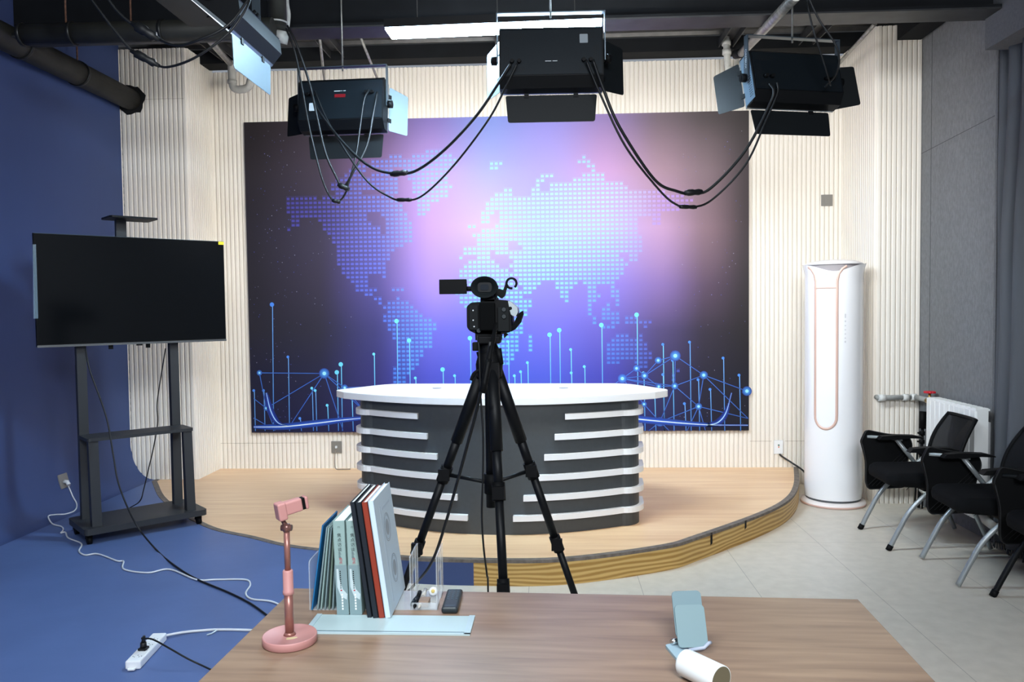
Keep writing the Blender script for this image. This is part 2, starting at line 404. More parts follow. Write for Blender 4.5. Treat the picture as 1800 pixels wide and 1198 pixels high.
for x in (-.43, .42):
    g = G(); g.lathe([(.03, 0), (.03, .003), (.022, .004)], (x, .12, .8285), 24); g.obj('cable_grommet', mat('grommet_grey', '9a9da0', .4), t, world=False)
ends = (-.45, -.39, -.33, -.265, -.20, -.135); 
for sgn in (-1, 1):
    for i in range(6):
        z = .707-.1205*i; xe = .45-.0625*i + (.0 if sgn < 0 else 0)
        P = front_arc(.90, -.435, .40, .1, .10)
        O = front_arc(.93, -.468, .40, .1, .10, r=.13)
        side = [p for p in O if p[0]*sgn > xe]; ins = [p for p in P if p[0]*sgn > xe]
        side = sorted(set(side), key=lambda p: (p[0]*sgn > .8, p[0]*sgn if p[0]*sgn <= .8 else p[1]))
        ins = sorted(set(ins), key=lambda p: (p[0]*sgn > .78, p[0]*sgn if p[0]*sgn <= .78 else p[1]))
        side = [(xe*sgn, -.468+.4*xe*xe)] + side; ins = [(xe*sgn, -.435+.4*xe*xe)] + ins
        pl = side + ins[::-1]
        g = G(); g.prism([(p[0], p[1]) for p in pl], z-.017, z+.017, 'z'); g.obj('white_strip', white_l, t, world=False)

# ------------------------------------------------------------------ world map mural
exec_grid_x = [437, 560, 660, 760, 860, 960, 1060, 1160, 1240, 1314]
BG = {210: ['2d262a', '40343f', '5d4a6c', '8f7cc8', '8ea2f2', 'a39df8', 'a58bc8', '82707c', '605558', '443e3e'],  # artwork gradient mixed with painted lamp glare, top centre and right
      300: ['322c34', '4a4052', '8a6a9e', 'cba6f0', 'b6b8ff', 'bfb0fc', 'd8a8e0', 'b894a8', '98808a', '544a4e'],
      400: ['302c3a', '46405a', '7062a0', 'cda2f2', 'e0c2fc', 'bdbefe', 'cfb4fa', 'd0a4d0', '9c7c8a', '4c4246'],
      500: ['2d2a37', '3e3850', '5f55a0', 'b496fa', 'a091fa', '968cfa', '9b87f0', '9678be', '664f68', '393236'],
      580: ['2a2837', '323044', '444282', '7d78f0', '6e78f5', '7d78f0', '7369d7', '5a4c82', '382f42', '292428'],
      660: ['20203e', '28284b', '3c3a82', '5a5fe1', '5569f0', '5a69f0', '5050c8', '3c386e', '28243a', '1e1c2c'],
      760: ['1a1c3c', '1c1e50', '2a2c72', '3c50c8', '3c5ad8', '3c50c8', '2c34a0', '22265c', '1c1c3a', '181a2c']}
DOT = {250: ['504aa0', '5a55b4', '7482e6', '8fb0ff', 'a0e0ff', 'a4dcff', '9ccafa', 'b4a0e6', 'a080b8', '8070a0'],
       350: ['4a449c', '5854ba', '7884f0', '9cc4ff', 'b0ecff', 'b8ecff', 'b8dcff', 'c4a0f0', 'b088cc', '8070a0'],
       450: ['4a449c', '5a58c0', '7078e8', '90b0ff', 'a8ecff', 'a6e6ff', '98d4ff', 'a88ce6', '8c70c0', '705090'],
       550: ['40409c', '4c50c0', '5c78ee', '74a8ff', '7cd8ff', '7cd0ff', '6c9cf6', '6c68d0', '5c50a0', '504080'],
       660: ['3040a0', '3c58cc', '4c78f0', '60a8ff', '6cc8ff', '64b4ff', '4c7ce6', '4c60c8', '44489c', '383c80']}
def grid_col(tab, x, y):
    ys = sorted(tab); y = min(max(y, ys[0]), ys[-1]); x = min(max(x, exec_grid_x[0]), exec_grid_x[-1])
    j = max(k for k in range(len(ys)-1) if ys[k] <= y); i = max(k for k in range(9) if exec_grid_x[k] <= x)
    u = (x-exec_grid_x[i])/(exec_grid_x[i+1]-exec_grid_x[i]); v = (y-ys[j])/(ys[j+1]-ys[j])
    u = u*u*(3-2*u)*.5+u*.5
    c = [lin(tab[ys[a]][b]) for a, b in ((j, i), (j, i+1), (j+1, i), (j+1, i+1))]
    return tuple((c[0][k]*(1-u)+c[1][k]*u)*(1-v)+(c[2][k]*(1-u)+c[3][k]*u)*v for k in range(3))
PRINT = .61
# the print is laid out in its own coordinates: 886 units wide, 555 high, tones partly taken as lit by the lamps
def ink_mat(name, rough=.6):
    m = bpy.data.materials.new(name); m.use_nodes = True; nt = m.node_tree; b = nt.nodes['Principled BSDF']
    a = nt.nodes.new('ShaderNodeVertexColor'); a.layer_name = 'Col'; nt.links.new(a.outputs[0], b.inputs['Base Color']); b.inputs['Roughness'].default_value = rough; b.inputs['Specular IOR Level'].default_value = .3
    return m
MX0, MX1, MZ0, MZ1, MY = -2.578, 1.645, .457, 3.098, BY-.045
def wall_pt(x, y, off=0): p = at(x, y, MY-off); return Vector((p.x, MY-off, p.z))
def color_obj(g, cols, name, m, parent):
    me_before = g
    inv = RM[parent.name].inverted()
    me = bpy.data.meshes.new(name); me.from_pydata([tuple(inv @ Vector(v)) for v in g.v], [], g.f); me.materials.append(m)
    ca = me.color_attributes.new('Col', 'FLOAT_COLOR', 'POINT')
    for i, c in enumerate(cols): ca.data[i].color = (*c, 1)
    o = bpy.data.objects.new(name, me); col.objects.link(o); o.parent = parent; return o
mural = thing('map_backdrop', 'large printed backdrop with dotted blue world map on the fluted wall', 'backdrop', ((MX0+MX1)/2, MY, MZ0))
g = G(); g.box(MX0, MX1, MY+.001, BY-.013, MZ0, MZ1); g.obj('panel', mat('backdrop_frame', '2a2830', .6), mural)
NX, NZ = 90, 56; g = G(); cols = []
def to_px(P):
    d = Vector(P)-CAM; return (900+F*d.dot(_r3)/d.dot(_f2), 599-F*d.dot(_u3)/d.dot(_f2))
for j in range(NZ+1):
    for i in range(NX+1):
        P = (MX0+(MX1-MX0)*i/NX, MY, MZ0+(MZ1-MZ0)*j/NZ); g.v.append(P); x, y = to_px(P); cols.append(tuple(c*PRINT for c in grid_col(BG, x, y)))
for j in range(NZ):
    for i in range(NX): a = j*(NX+1)+i; g.f.append([a, a+1, a+NX+2, a+NX+1])
color_obj(g, cols, 'printed_sheet', ink_mat('vinyl_print_glare'), mural)
LAND = [
 [(500,352),(515,343),(545,342),(560,350),(575,345),(590,340),(600,335),(640,340),(690,338),(702,345),(708,365),(722,392),(727,425),(728,430),(712,431),(698,436),(688,446),(683,458),(678,472),(677,488),(671,484),(660,481),(646,483),(644,498),(650,508),(655,502),(664,503),(660,514),(655,520),(668,524),(672,535),(680,541),(674,545),(655,526),(640,518),(628,510),(615,496),(604,480),(595,465),(590,450),(589,430),(580,415),(566,400),(560,388),(545,385),(530,388),(524,398),(512,403),(503,412),(500,404),(514,394),(516,382),(503,376),(505,364),(500,362)],
 [(584,335),(585,322),(600,310),(612,298),(640,288),(665,280),(700,273),(710,276),(705,290),(690,298),(704,310),(700,330),(710,345),(690,345),(668,332),(640,335),(610,338)],
 [(712,300),(700,288),(716,278),(735,272),(755,264),(778,264),(792,272),(808,279),(806,288),(790,300),(790,315),(794,330),(788,345),(770,352),(756,361),(750,375),(742,382),(735,376),(731,352),(726,335),(722,318)],
 [(676,530),(700,524),(714,530),(738,544),(740,555),(751,560),(767,567),(767,576),(762,584),(762,597),(756,612),(743,619),(739,634),(728,648),(716,664),(710,675),(690,675),(692,653),(698,630),(696,603),(687,590),(683,579),(676,568),(676,552),(680,540)],
 [(680,505),(700,503),(708,509),(690,511)],
 [(808,455),(815,437),(832,437),(836,430),(832,415),(845,403),(850,398),(852,408),(860,404),(866,400),(874,396),(877,372),(870,368),(864,380),(860,395),(852,398),(846,388),(847,375),(856,354),(870,340),(886,332),(897,330),(900,342),(912,346),(930,342),(945,340),(962,334),(970,324),(1000,320),(1018,312),(1022,303),(1045,300),(1062,304),(1064,318),(1094,320),(1100,330),(1150,334),(1195,342),(1216,352),(1206,362),(1184,372),(1166,370),(1164,382),(1158,396),(1152,404),(1147,392),(1146,382),(1128,380),(1118,386),(1124,404),(1126,420),(1126,440),(1119,456),(1108,460),(1104,446),(1098,436),(1090,446),(1098,456),(1102,466),(1094,482),(1080,496),(1066,502),(1052,500),(1048,508),(1056,518),(1048,532),(1040,528),(1044,546),(1036,538),(1032,520),(1030,504),(1022,494),(1014,500),(1000,516),(999,534),(992,534),(984,512),(972,496),(958,490),(946,492),(934,482),(929,478),(942,492),(953,494),(950,502),(934,512),(926,520),(918,508),(908,488),(902,478),(898,474),(890,464),(876,468),(868,462),(850,462),(838,458),(836,446),(826,446),(820,452),(812,456)],
 [(807,484),(816,462),(836,456),(850,462),(868,466),(890,470),(902,482),(912,500),(922,522),(938,524),(937,537),(926,548),(917,568),(916,592),(909,618),(900,632),(892,641),(878,641),(872,622),(868,600),(864,572),(850,556),(836,550),(820,547),(810,532),(803,518),(803,500)],
 [(855,290),(862,284),(888,284),(888,290),(878,294),(882,300),(870,303),(862,300)],
 [(935,334),(940,320),(948,312),(955,305),(973,303),(970,311),(958,315),(950,325),(950,334)],
 [(1018,284),(1024,272),(1032,280),(1046,290),(1045,302),(1036,300),(1028,292),(1018,288)],
 [(930,586),(940,582),(937,600),(932,618),(924,614),(925,595)],
 [(1026,538),(1036,542),(1056,572),(1050,574),(1034,556)],
 [(1055,548),(1070,534),(1075,540),(1070,560),(1058,562)],
 [(1074,502),(1084,502),(1087,520),(1091,534),(1083,536),(1076,518)],
 [(1075,547),(1092,549),(1088,556),(1094,572),(1076,574)],
 [(1050,568),(1084,570),(1084,577),(1054,575)],
 [(1096,552),(1112,554),(1126,562),(1146,565),(1138,576),(1120,570),(1098,566)],
 [(1062,609),(1075,602),(1076,593),(1089,585),(1102,583),(1108,592),(1119,594),(1122,583),(1130,592),(1142,610),(1144,630),(1138,646),(1126,646),(1118,638),(1104,634),(1094,634),(1083,641),(1069,641),(1066,628)],
 [(1186,644),(1196,648),(1190,656),(1184,668),(1174,676),(1176,668),(1186,656)],
 [(1168,598),(1176,600),(1170,610)], [(824,396),(832,392),(836,402),(828,408)]]
WATER = [[(644,378),(652,370),(666,372),(678,384),(682,398),(678,412),(674,410),(668,398),(655,394),(646,388)], [(856,449),(868,443),(884,450),(904,456),(900,466),(880,466),(866,460)],
 [(890,430),(902,426),(918,434),(914,443),(898,442)], [(640,300),(668,296),(668,304),(640,310)], [(700,306),(712,320),(720,345),(706,352),(690,346),(700,335)]]
def inside(pl, x, y):
    c = False; j = len(pl)-1
    for i in range(len(pl)):
        if (pl[i][1] > y) != (pl[j][1] > y) and x < (pl[j][0]-pl[i][0])*(y-pl[i][1])/(pl[j][1]-pl[i][1])+pl[i][0]: c = not c
        j = i
    return c
px = .0385; pz = .0372; g = G(); cols = []
nx = int((MX1-MX0)/px); nz = int((MZ1-MZ0)/pz)
random.seed(5)
def dot(x, z, r, c, shape=4, y=MY-.0012):
    o = len(g.v)
    if shape == 4: v = [(x-r, y, z-r*.8), (x+r, y, z-r*.8), (x+r, y, z+r*.8), (x-r, y, z+r*.8)]
    else: v = [(x+r*math.cos(2*PI*k/shape), y, z+r*math.sin(2*PI*k/shape)) for k in range(shape)]
    g.v.extend(v); g.f.append(list(range(o, o+len(v)))); cols.extend([c]*len(v))
land = set()
for j in range(nz):
    for i in range(nx):
        x = MX0+(i+.5)*px; z = MZ0+(j+.5)*pz; u, v = to_px((x, MY, z))
        if any(inside(p, u, v) for p in LAND) and not any(inside(p, u, v) for p in WATER):
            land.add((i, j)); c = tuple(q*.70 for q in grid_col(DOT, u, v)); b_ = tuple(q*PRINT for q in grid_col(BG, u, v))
            dot(x, z, .0126, c, 4)
            h = tuple(.55*a+.45*b for a, b in zip(c, b_))
            for k in (-.0125, 0, .0125): dot(x+k, z+pz/2, .0034, h, 4)
for (i, j) in land:                                           # fine ruled lines between the squares
    if (i, j+1) not in land: continue
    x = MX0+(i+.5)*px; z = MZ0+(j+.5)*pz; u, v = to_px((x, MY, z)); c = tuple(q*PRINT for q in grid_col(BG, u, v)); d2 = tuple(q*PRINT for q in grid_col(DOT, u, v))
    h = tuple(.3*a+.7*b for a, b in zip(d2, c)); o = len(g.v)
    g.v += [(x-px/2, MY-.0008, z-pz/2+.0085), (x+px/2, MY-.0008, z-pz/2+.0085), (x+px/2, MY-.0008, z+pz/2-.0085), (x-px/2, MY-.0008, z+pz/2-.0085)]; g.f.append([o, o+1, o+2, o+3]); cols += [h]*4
color_obj(g, cols, 'map_dots', ink_mat('map_dot_ink'), mural)
# pins, network and glowing sweep
g = G(); cols = []
def line(a, b, w, c0, c1=None, off=.0016):
    A = wall_pt(*a, off); B = wall_pt(*b, off); d = (B-A); n = Vector((-d.z, 0, d.x)).normalized()*w/2; o = len(g.v)
    g.v += [A-n, A+n, B+n, B-n]; g.f.append([o, o+1, o+2, o+3]); c1 = c1 or c0; cols.extend([c0, c0, c1, c1])
def disc(p, r, c, off=.002, seg=14, c2=None):
    P = wall_pt(*p, off); o = len(g.v); g.v.append(P); cols.append(c)
    for k in range(seg): g.v.append(P+Vector((math.cos(2*PI*k/seg)*r, 0, math.sin(2*PI*k/seg)*r))); cols.append(c2 or c)
    for k in range(seg): g.f.append([o, o+1+k, o+1+(k+1) % seg])
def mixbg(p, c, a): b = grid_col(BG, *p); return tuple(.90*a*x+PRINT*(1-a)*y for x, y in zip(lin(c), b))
PINS = [(478,535),(506,627),(599,640),(592,654),(657,622),(697,564),(719,598),(730,664),(778,649),(799,660),(826,594),(966,588),(983,580),(1003,614),(1004,655),(927,637),(915,653),(904,660),(893,600),(1027,644),(1057,571),(1119,553),(1165,605),(1212,601),(1271,629),(1299,659),(1227,667),(1165,658),(1248,684),(1203,709),(463,686),(446,686),(548,682),(554,686),(575,712),(527,735),(618,700),(1182,633),(1150,690),(1131,655),(1087,676)]
for i, (x, y) in enumerate(PINS):
    br = 1-abs(x-850)/620; big = (535, 640, 564, 588, 580, 553, 571, 594, 598, 649, 654); c = '58c8ff' if 560 < x < 1200 else '3c78e6'
    line((x+1, y), (x+3, 757), .008, mixbg((x, y), c, .85), mixbg((x, 750), '3c80f0', .55))
    line((x+1, y), (x+3, 757), .003, mixbg((x, y), 'a0e4ff', .9), mixbg((x, 750), '60b0ff', .7), .0018)
    disc((x, y), .019 if y in big else .012, mixbg((x, y), '70d8ff' if br > .5 else '4c8cf0', 1))
N_ = {'a': (570, 656), 'b': (456, 655), 'c': (468, 717), 'd': (606, 681), 'A': (1094, 665), 'B': (1133, 660), 'C': (1119, 647), 'D': (1187, 625), 'E': (1157, 633), 'F': (1158, 679), 'G': (1186, 678), 'H': (1237, 659), 'I': (1228, 714), 'J': (1160, 741), 'K': (1132, 710), 'L': (1313, 687),
      'm': (640, 722), 'n': (505, 755), 'o': (603, 756), 'p': (690, 678), 'q': (484, 756), 'r': (446, 700), 's': (446, 734), 't': (1315, 735), 'u': (1240, 756), 'v': (1208, 756), 'w': (1176, 756), 'x': (1075, 678), 'y': (1110, 720), 'z': (1140, 757), '1': (446, 658), '2': (575, 716)}
for e in 'ba bc ca am an ao ad dm dp cq rc sq dy1 AB AC BC BD EB ED DH HL Ht DG AF AG BF FG GI GJ KJ yK It IJ Iu Iv Jw Ax Jz GH AK HI'.split():
    if len(e) != 2: continue
    p, q = N_[e[0]], N_[e[1]]; line(p, q, .0075, mixbg(p, '3464dc', .6), mixbg(q, '3058c8', .5), .0020)
    line(p, q, .0028, mixbg(p, '589cf4', .8), mixbg(q, '4884e4', .7), .0022)
for k, r in (('a', .045), ('D', .045), ('J', .04), ('A', .04), ('H', .035), ('B', .032), ('L', .04), ('G', .03), ('E', .03), ('I', .03), ('C', .03), ('F', .026), ('d', .028), ('c', .024), ('b', .024), ('K', .024)):
    p = N_[k]; disc(p, r, mixbg(p, '58b4ff', .95), .0024, 16, mixbg(p, '2c50c8', .5)); disc(p, r*.35, mixbg(p, 'a0e8ff', 1), .0026)
def sweep(pts, w, ccol, gcol):
    P = cat_rom([(a, b, 0) for a, b in pts], 8)
    for i in range(len(P)-1):
        u = i/(len(P)-1); a = (P[i].x, P[i].y); b = (P[i+1].x, P[i+1].y); ww = w*(.25+.75*math.sin(PI*min(1, u*1.15+.05))**.7)
        line(a, b, ww*4.2, mixbg(a, gcol, .28), mixbg(b, gcol, .28), .0028); line(a, b, ww*2.2, mixbg(a, gcol, .6), mixbg(b, gcol, .6), .0030)
        line(a, b, ww*.6, mixbg(a, ccol, 1), mixbg(b, ccol, 1), .0032)
sweep([(446, 750), (475, 750), (505, 749), (560, 743), (600, 738), (660, 732), (720, 724)], .014, 'e0f4ff', '2c6cf0')
sweep([(468, 690), (476, 722), (488, 742), (505, 748)], .014, 'b0dcff', '2450d0')
sweep([(1030, 728), (1100, 734), (1160, 740), (1240, 746), (1315, 747)], .014, 'e0f4ff', '2c6cf0')
sweep([(1242, 747), (1262, 742), (1276, 725), (1286, 690)], .014, 'b0dcff', '2450d0')
for k in range(260):
    x = random.choice((random.uniform(440, 620), random.uniform(1180, 1312), random.uniform(445, 520))); y = random.uniform(230, 745)
    disc((x, y), random.uniform(.002, .0042), mixbg((x, y), random.choice(('8080c8', '5060c0', 'a0a0b8')), .65), .0015, 6)
color_obj(g, cols, 'network_graphic', ink_mat('network_ink'), mural)


# ------------------------------------------------------------------ hanging LED panel lights
def studio_light(label, center, rz, pitch, w=.51, h=.30, d=.11, door_l=35, door_r=35, door_b=12, power=None, extras='', yh=.075, top_door=True, door_t=-6, sides=True, pale='', sz=.03):
    t = thing('studio_panel_light', label, 'studio light', center, rz=rz, rx=-pitch, group='hanging studio panel lights')
    hw, hh, hd = w/2, h/2, d/2
    prof = [(-hd, -hh+.045), (-hd, hh-.02), (-hd+.02, hh), (hd, hh), (hd, -hh), (-hd+.045, -hh)]
    g = G(); g.prism(prof, -hw, hw, 'x'); body = g.obj('housing', black_m, t, world=False)
    g = G(); g.box(-hw+.008, hw-.008, -hd-.004, -hd, -hh+.05, hh-.022); bp = g.obj('back_panel', mat('petrol_black_metal', '181f25', .35, .35), t, world=False)
    for cx, cz in ((-hw+.075, hh-.055), (hw-.075, hh-.055), (-hw+.075, -hh+.078), (hw-.075, -hh+.078)):
        g = G()
        for i in range(10):
            for j in range(3): g.lathe([(.0028, 0)], (0, 0, 0), 6, Matrix.Translation((cx-.045+i*.01+(j % 2)*.005, -hd-.0045, cz-.01+j*.01)) @ Matrix.Rotation(PI/2, 4, 'X'))
        g.obj('vent_grid', blk_matte, bp, world=False)
    for s_ in (-1, 1):
        g = G()
        for i in range(3):
            for j in range(8): g.lathe([(.0028, 0)], (0, 0, 0), 6, Matrix.Translation((s_*(hw-.035)-.01+i*.01, -hd-.0045, -.035+j*.01+(i % 2)*.005)) @ Matrix.Rotation(PI/2, 4, 'X'))
        g.obj('vent_grid', blk_matte, bp, world=False)
    g = G(); g.box(-hw+.012, hw-.012, hd, hd+.003, -hh+.012, hh-.012); g.obj('diffuser', mat('led_diffuser', 'fffaf2', .5, emit=PANEL_W) if not power else mat('led_diffuser_dim', 'f4f8ff', .5, emit=PANEL_W*power), t, world=False)
    g = G(); g.box(-hw, hw, hd-.002, hd+.012, hh-.012, hh); g.box(-hw, hw, hd-.002, hd+.012, -hh, -hh+.012); g.box(-hw, -hw+.012, hd-.002, hd+.012, -hh, hh); g.box(hw-.012, hw, hd-.002, hd+.012, -hh, hh)
    g.obj('front_bezel', mat('bezel_metal', '9aa4aa', .3, .7), t, world=False)
    # barn doors: thin rounded sheets hinged on the front edges
    def door(M, L_, l, k):
        g = G(); P = round_poly([(-L_/2, 0), (L_/2, 0), (L_/2-.012, l), (-L_/2+.012, l)], .012, 4); g.prism(P, -.0012, .0012, 'z', M=M)
        dd = g.obj('barn_door', mat('door_metal', '14181b', .5, .1, spec=.3) if k not in pale else mat('lit_door_metal', '6e818c', .45, .2), t, world=False)  # paler copy paints in the tube lamp's light on some doors
        for s_ in (-.27, .27): g = G(); g.box(L_*s_-.012, L_*s_+.012, -.012, .014, -.006, .006, M=M); g.obj('hinge', black_m, dd, world=False)
    T = Matrix.Translation
    a = math.radians(door_b); door(T((0, hd+.012, -hh-.004)) @ Matrix.Rotation(-PI/2+(-a), 4, 'X') @ Matrix.Rotation(0, 4, 'Z'), w-.05, .14, 'b')
    if top_door: door(T((0, hd+.012, hh+.004)) @ Matrix.Rotation(math.radians(door_t), 4, 'X'), w-.05, .14, 't')
    for s_, an in ((-1, door_l), (1, door_r)) if sides else ():
        a = math.radians(an); ex = Vector((0, 0, 1)); ey = Vector((s_*math.sin(a), math.cos(a), 0)); ez = ex.cross(ey)
        M = T((s_*(hw+.004), hd+.012, 0)) @ Matrix((ex, ey, ez)).transposed().to_4x4(); door(M, h-.03, .15, 'l' if s_ < 0 else 'r')
    # yoke
    g = G(); ca = math.cos(pitch); M = Matrix.Rotation(pitch, 4, 'X')
    for s_ in (-1, 1):
        g.box(s_*(hw+.012)-.0025, s_*(hw+.012)+.0025, -.02, .02, -.01, hh+yh, M=M)
    g.box(-hw-.0145, hw+.0145, -.02, .02, hh+yh, hh+yh+.005, M=M)
    y_ = g.obj('yoke', mat('yoke_metal', '4e5a63', .35, .5), t, world=False)
    for s_ in (-1, 1):
        g = G(); g.cyl((s_*(hw+.014), 0, 0), (s_*(hw+.042), 0, 0), .022, 18); g.cyl((s_*(hw+.042), 0, 0), (s_*(hw+.045), 0, 0), .012, 14); g.obj('tilt_knob', black, t, world=False)
    for s_ in (-1, 1):
        for k in (0, .035):
            g = G(); g.cyl((s_*(hw-.08)-.017+k, -hd-.004, sz), (s_*(hw-.08)-.017+k, -hd-.03, sz-.008), .011, 14, .009); g.obj('power_socket', black, bp, world=False)
    if 'd' in extras:
        g = G(); g.box(-.035, .03, -hd-.006, -hd-.004, .028, .048); g.obj('red_display', red_d, bp, world=False)
        g = G(); g.box(-.038, .0, -hd-.0055, -hd-.004, .066, .069); g.box(.005, .01, -hd-.0055, -hd-.004, .066, .069); g.box(.016, .03, -hd-.0055, -hd-.004, .066, .069); g.obj('panel_print', lab_w, bp, world=False)
    if 'p' in extras:
        g = G(); g.box(-.03, .0, -hd-.0055, -hd-.004, -.035, -.032); g.box(.006, .03, -hd-.0055, -hd-.004, -.035, -.032); g.obj('panel_print', lab_w, bp, world=False)
    if 's' in extras:
        g = G(); g.prism(round_poly([(-.186, -.048), (-.150, -.048), (-.150, 0), (-.186, 0)], .006), -hd-.0065, -hd-.004, 'y'); g.obj('sticker', lab_w, bp, world=False)
    if 'q' in extras:
        g = G(); g.prism(round_poly([(.14, .055), (.18, .055), (.18, .10), (.14, .10)], .004), -hd-.0065, -hd-.004, 'y'); g.obj('sticker', mat('grey_sticker', '8c959c', .6), bp, world=False)
    if 'b' in extras:
        g = G(); M2 = Matrix.Rotation(pitch, 4, 'X') @ T((-hw-.015, 0, .1)) @ Matrix(((0, 0, -1, 0), (0, -1, 0, 0), (-1, 0, 0, 0), (0, 0, 0, 1)))
        text_mesh(g, 'OAMBUX', .024, M2); g.obj('lettering', lab_w, y_, world=False)
        g = G()
        for i in range(3):
            for j in range(9): g.box(-hw-.0022, -hw, -.028+i*.012, -.022+i*.012, -.11+j*.0135, -.104+j*.0135)
        g.obj('side_vents', blk_matte, t, world=False)
        g = G(); g.box(-hw-.0018, -hw, -hd+.012, hd-.002, -hh+.01, hh-.01); g.obj('side_plate', mat('side_plate_lit', '6f8598', .4, .3), t, world=False)  # blue tint paints the tube lamp's light onto this black housing side
    g = G(); g.cyl(Vector((0, 0, 0)), Vector((0, 0, .001)), .001)
    rod_b = t.matrix_world @ (M @ Vector((0, 0, hh+yh)))
    g = G(); g.cyl(rod_b-Vector((0, 0, .02)), (rod_b.x, rod_b.y, 3.66), .005, 10); g.obj('hanging_rod', galv, t)
    return t
L2 = studio_light('black panel light with red display and white sticker, over the map\'s left side', (-1.212, 4.75, 2.705), math.radians(-3), math.radians(9), extras='ds', pale='r', sz=.055, door_l=62, door_r=34, door_b=-4)
L3 = studio_light('black panel light hanging in the middle under the tube lamp', (.015, 4.05, 2.73), math.radians(1), math.radians(8), extras='pq', pale='l', sz=-.03, door_l=28, door_r=50, door_b=0)
L4 = studio_light('black panel light with lettered arm and side plate tinted as lit, hanging at the right', (1.305, 4.42, 2.70), math.radians(14), math.radians(16), h=.285, extras='b', door_l=40, door_r=108, sz=-.02, door_b=0)
L1 = studio_light('black panel light at top left, tilted down with a pale lit barn door', (-1.385, 3.555, 2.806), PI/2, math.radians(50), extras='', door_l=35, door_r=10, door_b=-50, door_t=46, power=.12, sides=False, pale='b')

# linear tube lamp
t = thing('tube_lamp', 'bright white linear tube lamp hanging diagonally over the centre light', 'lamp', (-.28, 4.2, 2.94))
g = G(); M = Matrix.Translation((-.28, 4.22, 2.94)) @ Matrix.Rotation(math.radians(-2), 4, 'Z')
g.box(-.56, .56, -.08, .08, .012, .055, M=M); g.obj('housing', black_m, t)
g = G(); g.box(-.555, .555, -.075, .075, 0, .012, M=M, b=.004); g.obj('diffuser', mat('tube_diffuser', 'c4e6ff', .5, emit=TUBE_E), t)
for x in (-.40, .02, .42):
    g = G(); p = M @ Vector((x, 0, .05)); g.tube([p, (p.x+.0, p.y, 3.66)], .0018, 6); g.obj('hanging_wire', galv, t)

# ------------------------------------------------------------------ cables under the lights
def cable(name, label, pts, r, m, conn=None, cat='cable', group=None, conn_r=.017, extra_parts=None):
    P = cat_rom(pts, 7); c = P[len(P)//2]
    t = thing(name, label, cat, tuple(c), group=group)
    g = G(); g.tube(P, r, 8); g.obj('cord', m, t)
    if conn:
        a, b = Vector(conn[0]), Vector(conn[1]); g = G(); d = (b-a)
        g.tube([a, a+d*.15, a+d*.2, a+d*.45, a+d*.55, a+d*.8, a+d*.85, b], r, 10, True, [r*1.6, r*2, conn_r, conn_r, conn_r*.8, conn_r, r*2, r*1.6]); g.obj('connector', cable_b, t)
    return t
A = at
def path(lst): return [A(x, y, Y) for x, y, Y in lst]
GC = 'power cables looped between the panel lights'
cable('power_cable', 'thick black cable looping between left and centre lights, upper of the pair', path([(546, 160, 4.66), (560, 195, 4.6), (610, 258, 4.5), (655, 295, 4.4), (700, 305, 4.35), (735, 298, 4.3), (785, 260, 4.2), (840, 200, 4.1), (880, 140, 3.98), (898, 112, 3.95)]), .0075, cable_b, (A(687, 306, 4.37), A(716, 303, 4.33)), group=GC)
cable('power_cable', 'thin black cable looping between left and centre lights, lower of the pair', path([(553, 160, 4.66), (580, 220, 4.6), (640, 312, 4.45), (685, 346, 4.4), (712, 352, 4.35), (745, 342, 4.3), (800, 288, 4.2), (860, 208, 4.05), (890, 150, 3.97), (909, 112, 3.95)]), .0055, cable_b, (A(698, 351, 4.37), A(723, 351, 4.34)), group=GC, conn_r=.011)
cable('power_cable', 'thick black cable looping between centre and right lights, upper of the pair', path([(1042, 105, 3.95), (1062, 160, 3.98), (1090, 225, 4.0), (1150, 315, 4.1), (1190, 336, 4.15), (1218, 340, 4.2), (1250, 330, 4.22), (1310, 265, 4.25), (1352, 185, 4.28), (1360, 160, 4.28), (1352, 147, 4.30)]), .0075, cable_b, (A(1204, 339, 4.17), A(1234, 337, 4.2)), group=GC)
cable('power_cable', 'thin black cable looping between centre and right lights, lower of the pair', path([(1030, 105, 3.95), (1055, 165, 3.98), (1100, 258, 4.0), (1160, 335, 4.1), (1190, 360, 4.12), (1212, 364, 4.15), (1250, 352, 4.2), (1310, 290, 4.22), (1345, 215, 4.26), (1366, 165, 4.28), (1366, 145, 4.28)]), .0055, cable_b, (A(1195, 363, 4.12), A(1224, 364, 4.16)), group=GC, conn_r=.011)
cable('power_cable', 'black cable dropping steeply past the left light, joined to grey cable, upper', path([(505, 45, 4.4), (522, 80, 4.4), (545, 150, 4.45), (556, 200, 4.5), (572, 268, 4.5), (588, 305, 4.5), (603, 328, 4.5), (622, 300, 4.5), (645, 255, 4.55), (656, 200, 4.6), (663, 162, 4.66)]), .0065, cable_b, (A(594, 324, 4.49), A(614, 333, 4.49)), group=GC)
cable('power_cable', 'black cable dropping steeply past the left light, joined to grey cable, lower', path([(503, 50, 4.4), (518, 90, 4.4), (530, 150, 4.45), (545, 230, 4.5), (565, 310, 4.5), (580, 345, 4.5), (592, 355, 4.5), (604, 345, 4.5), (612, 325, 4.5), (626, 270, 4.55), (634, 215, 4.6), (640, 175, 4.62), (648, 158, 4.66)]), .0055, cable_b, (A(584, 352, 4.49), A(598, 355, 4.49)), group=GC, conn_r=.012)
cable('power_cable', 'blue-lit black cable swagging at top left, upper of the pair', path([(188, -5, 3.0), (205, 18, 3.0), (232, 42, 3.0), (278, 68, 3.0), (310, 80, 2.95), (345, 72, 2.9), (400, 45, 2.9), (440, -5, 2.95)]), .0052, cable_b, (A(232, 41, 2.99), A(280, 70, 2.99)), group=GC, conn_r=.02)
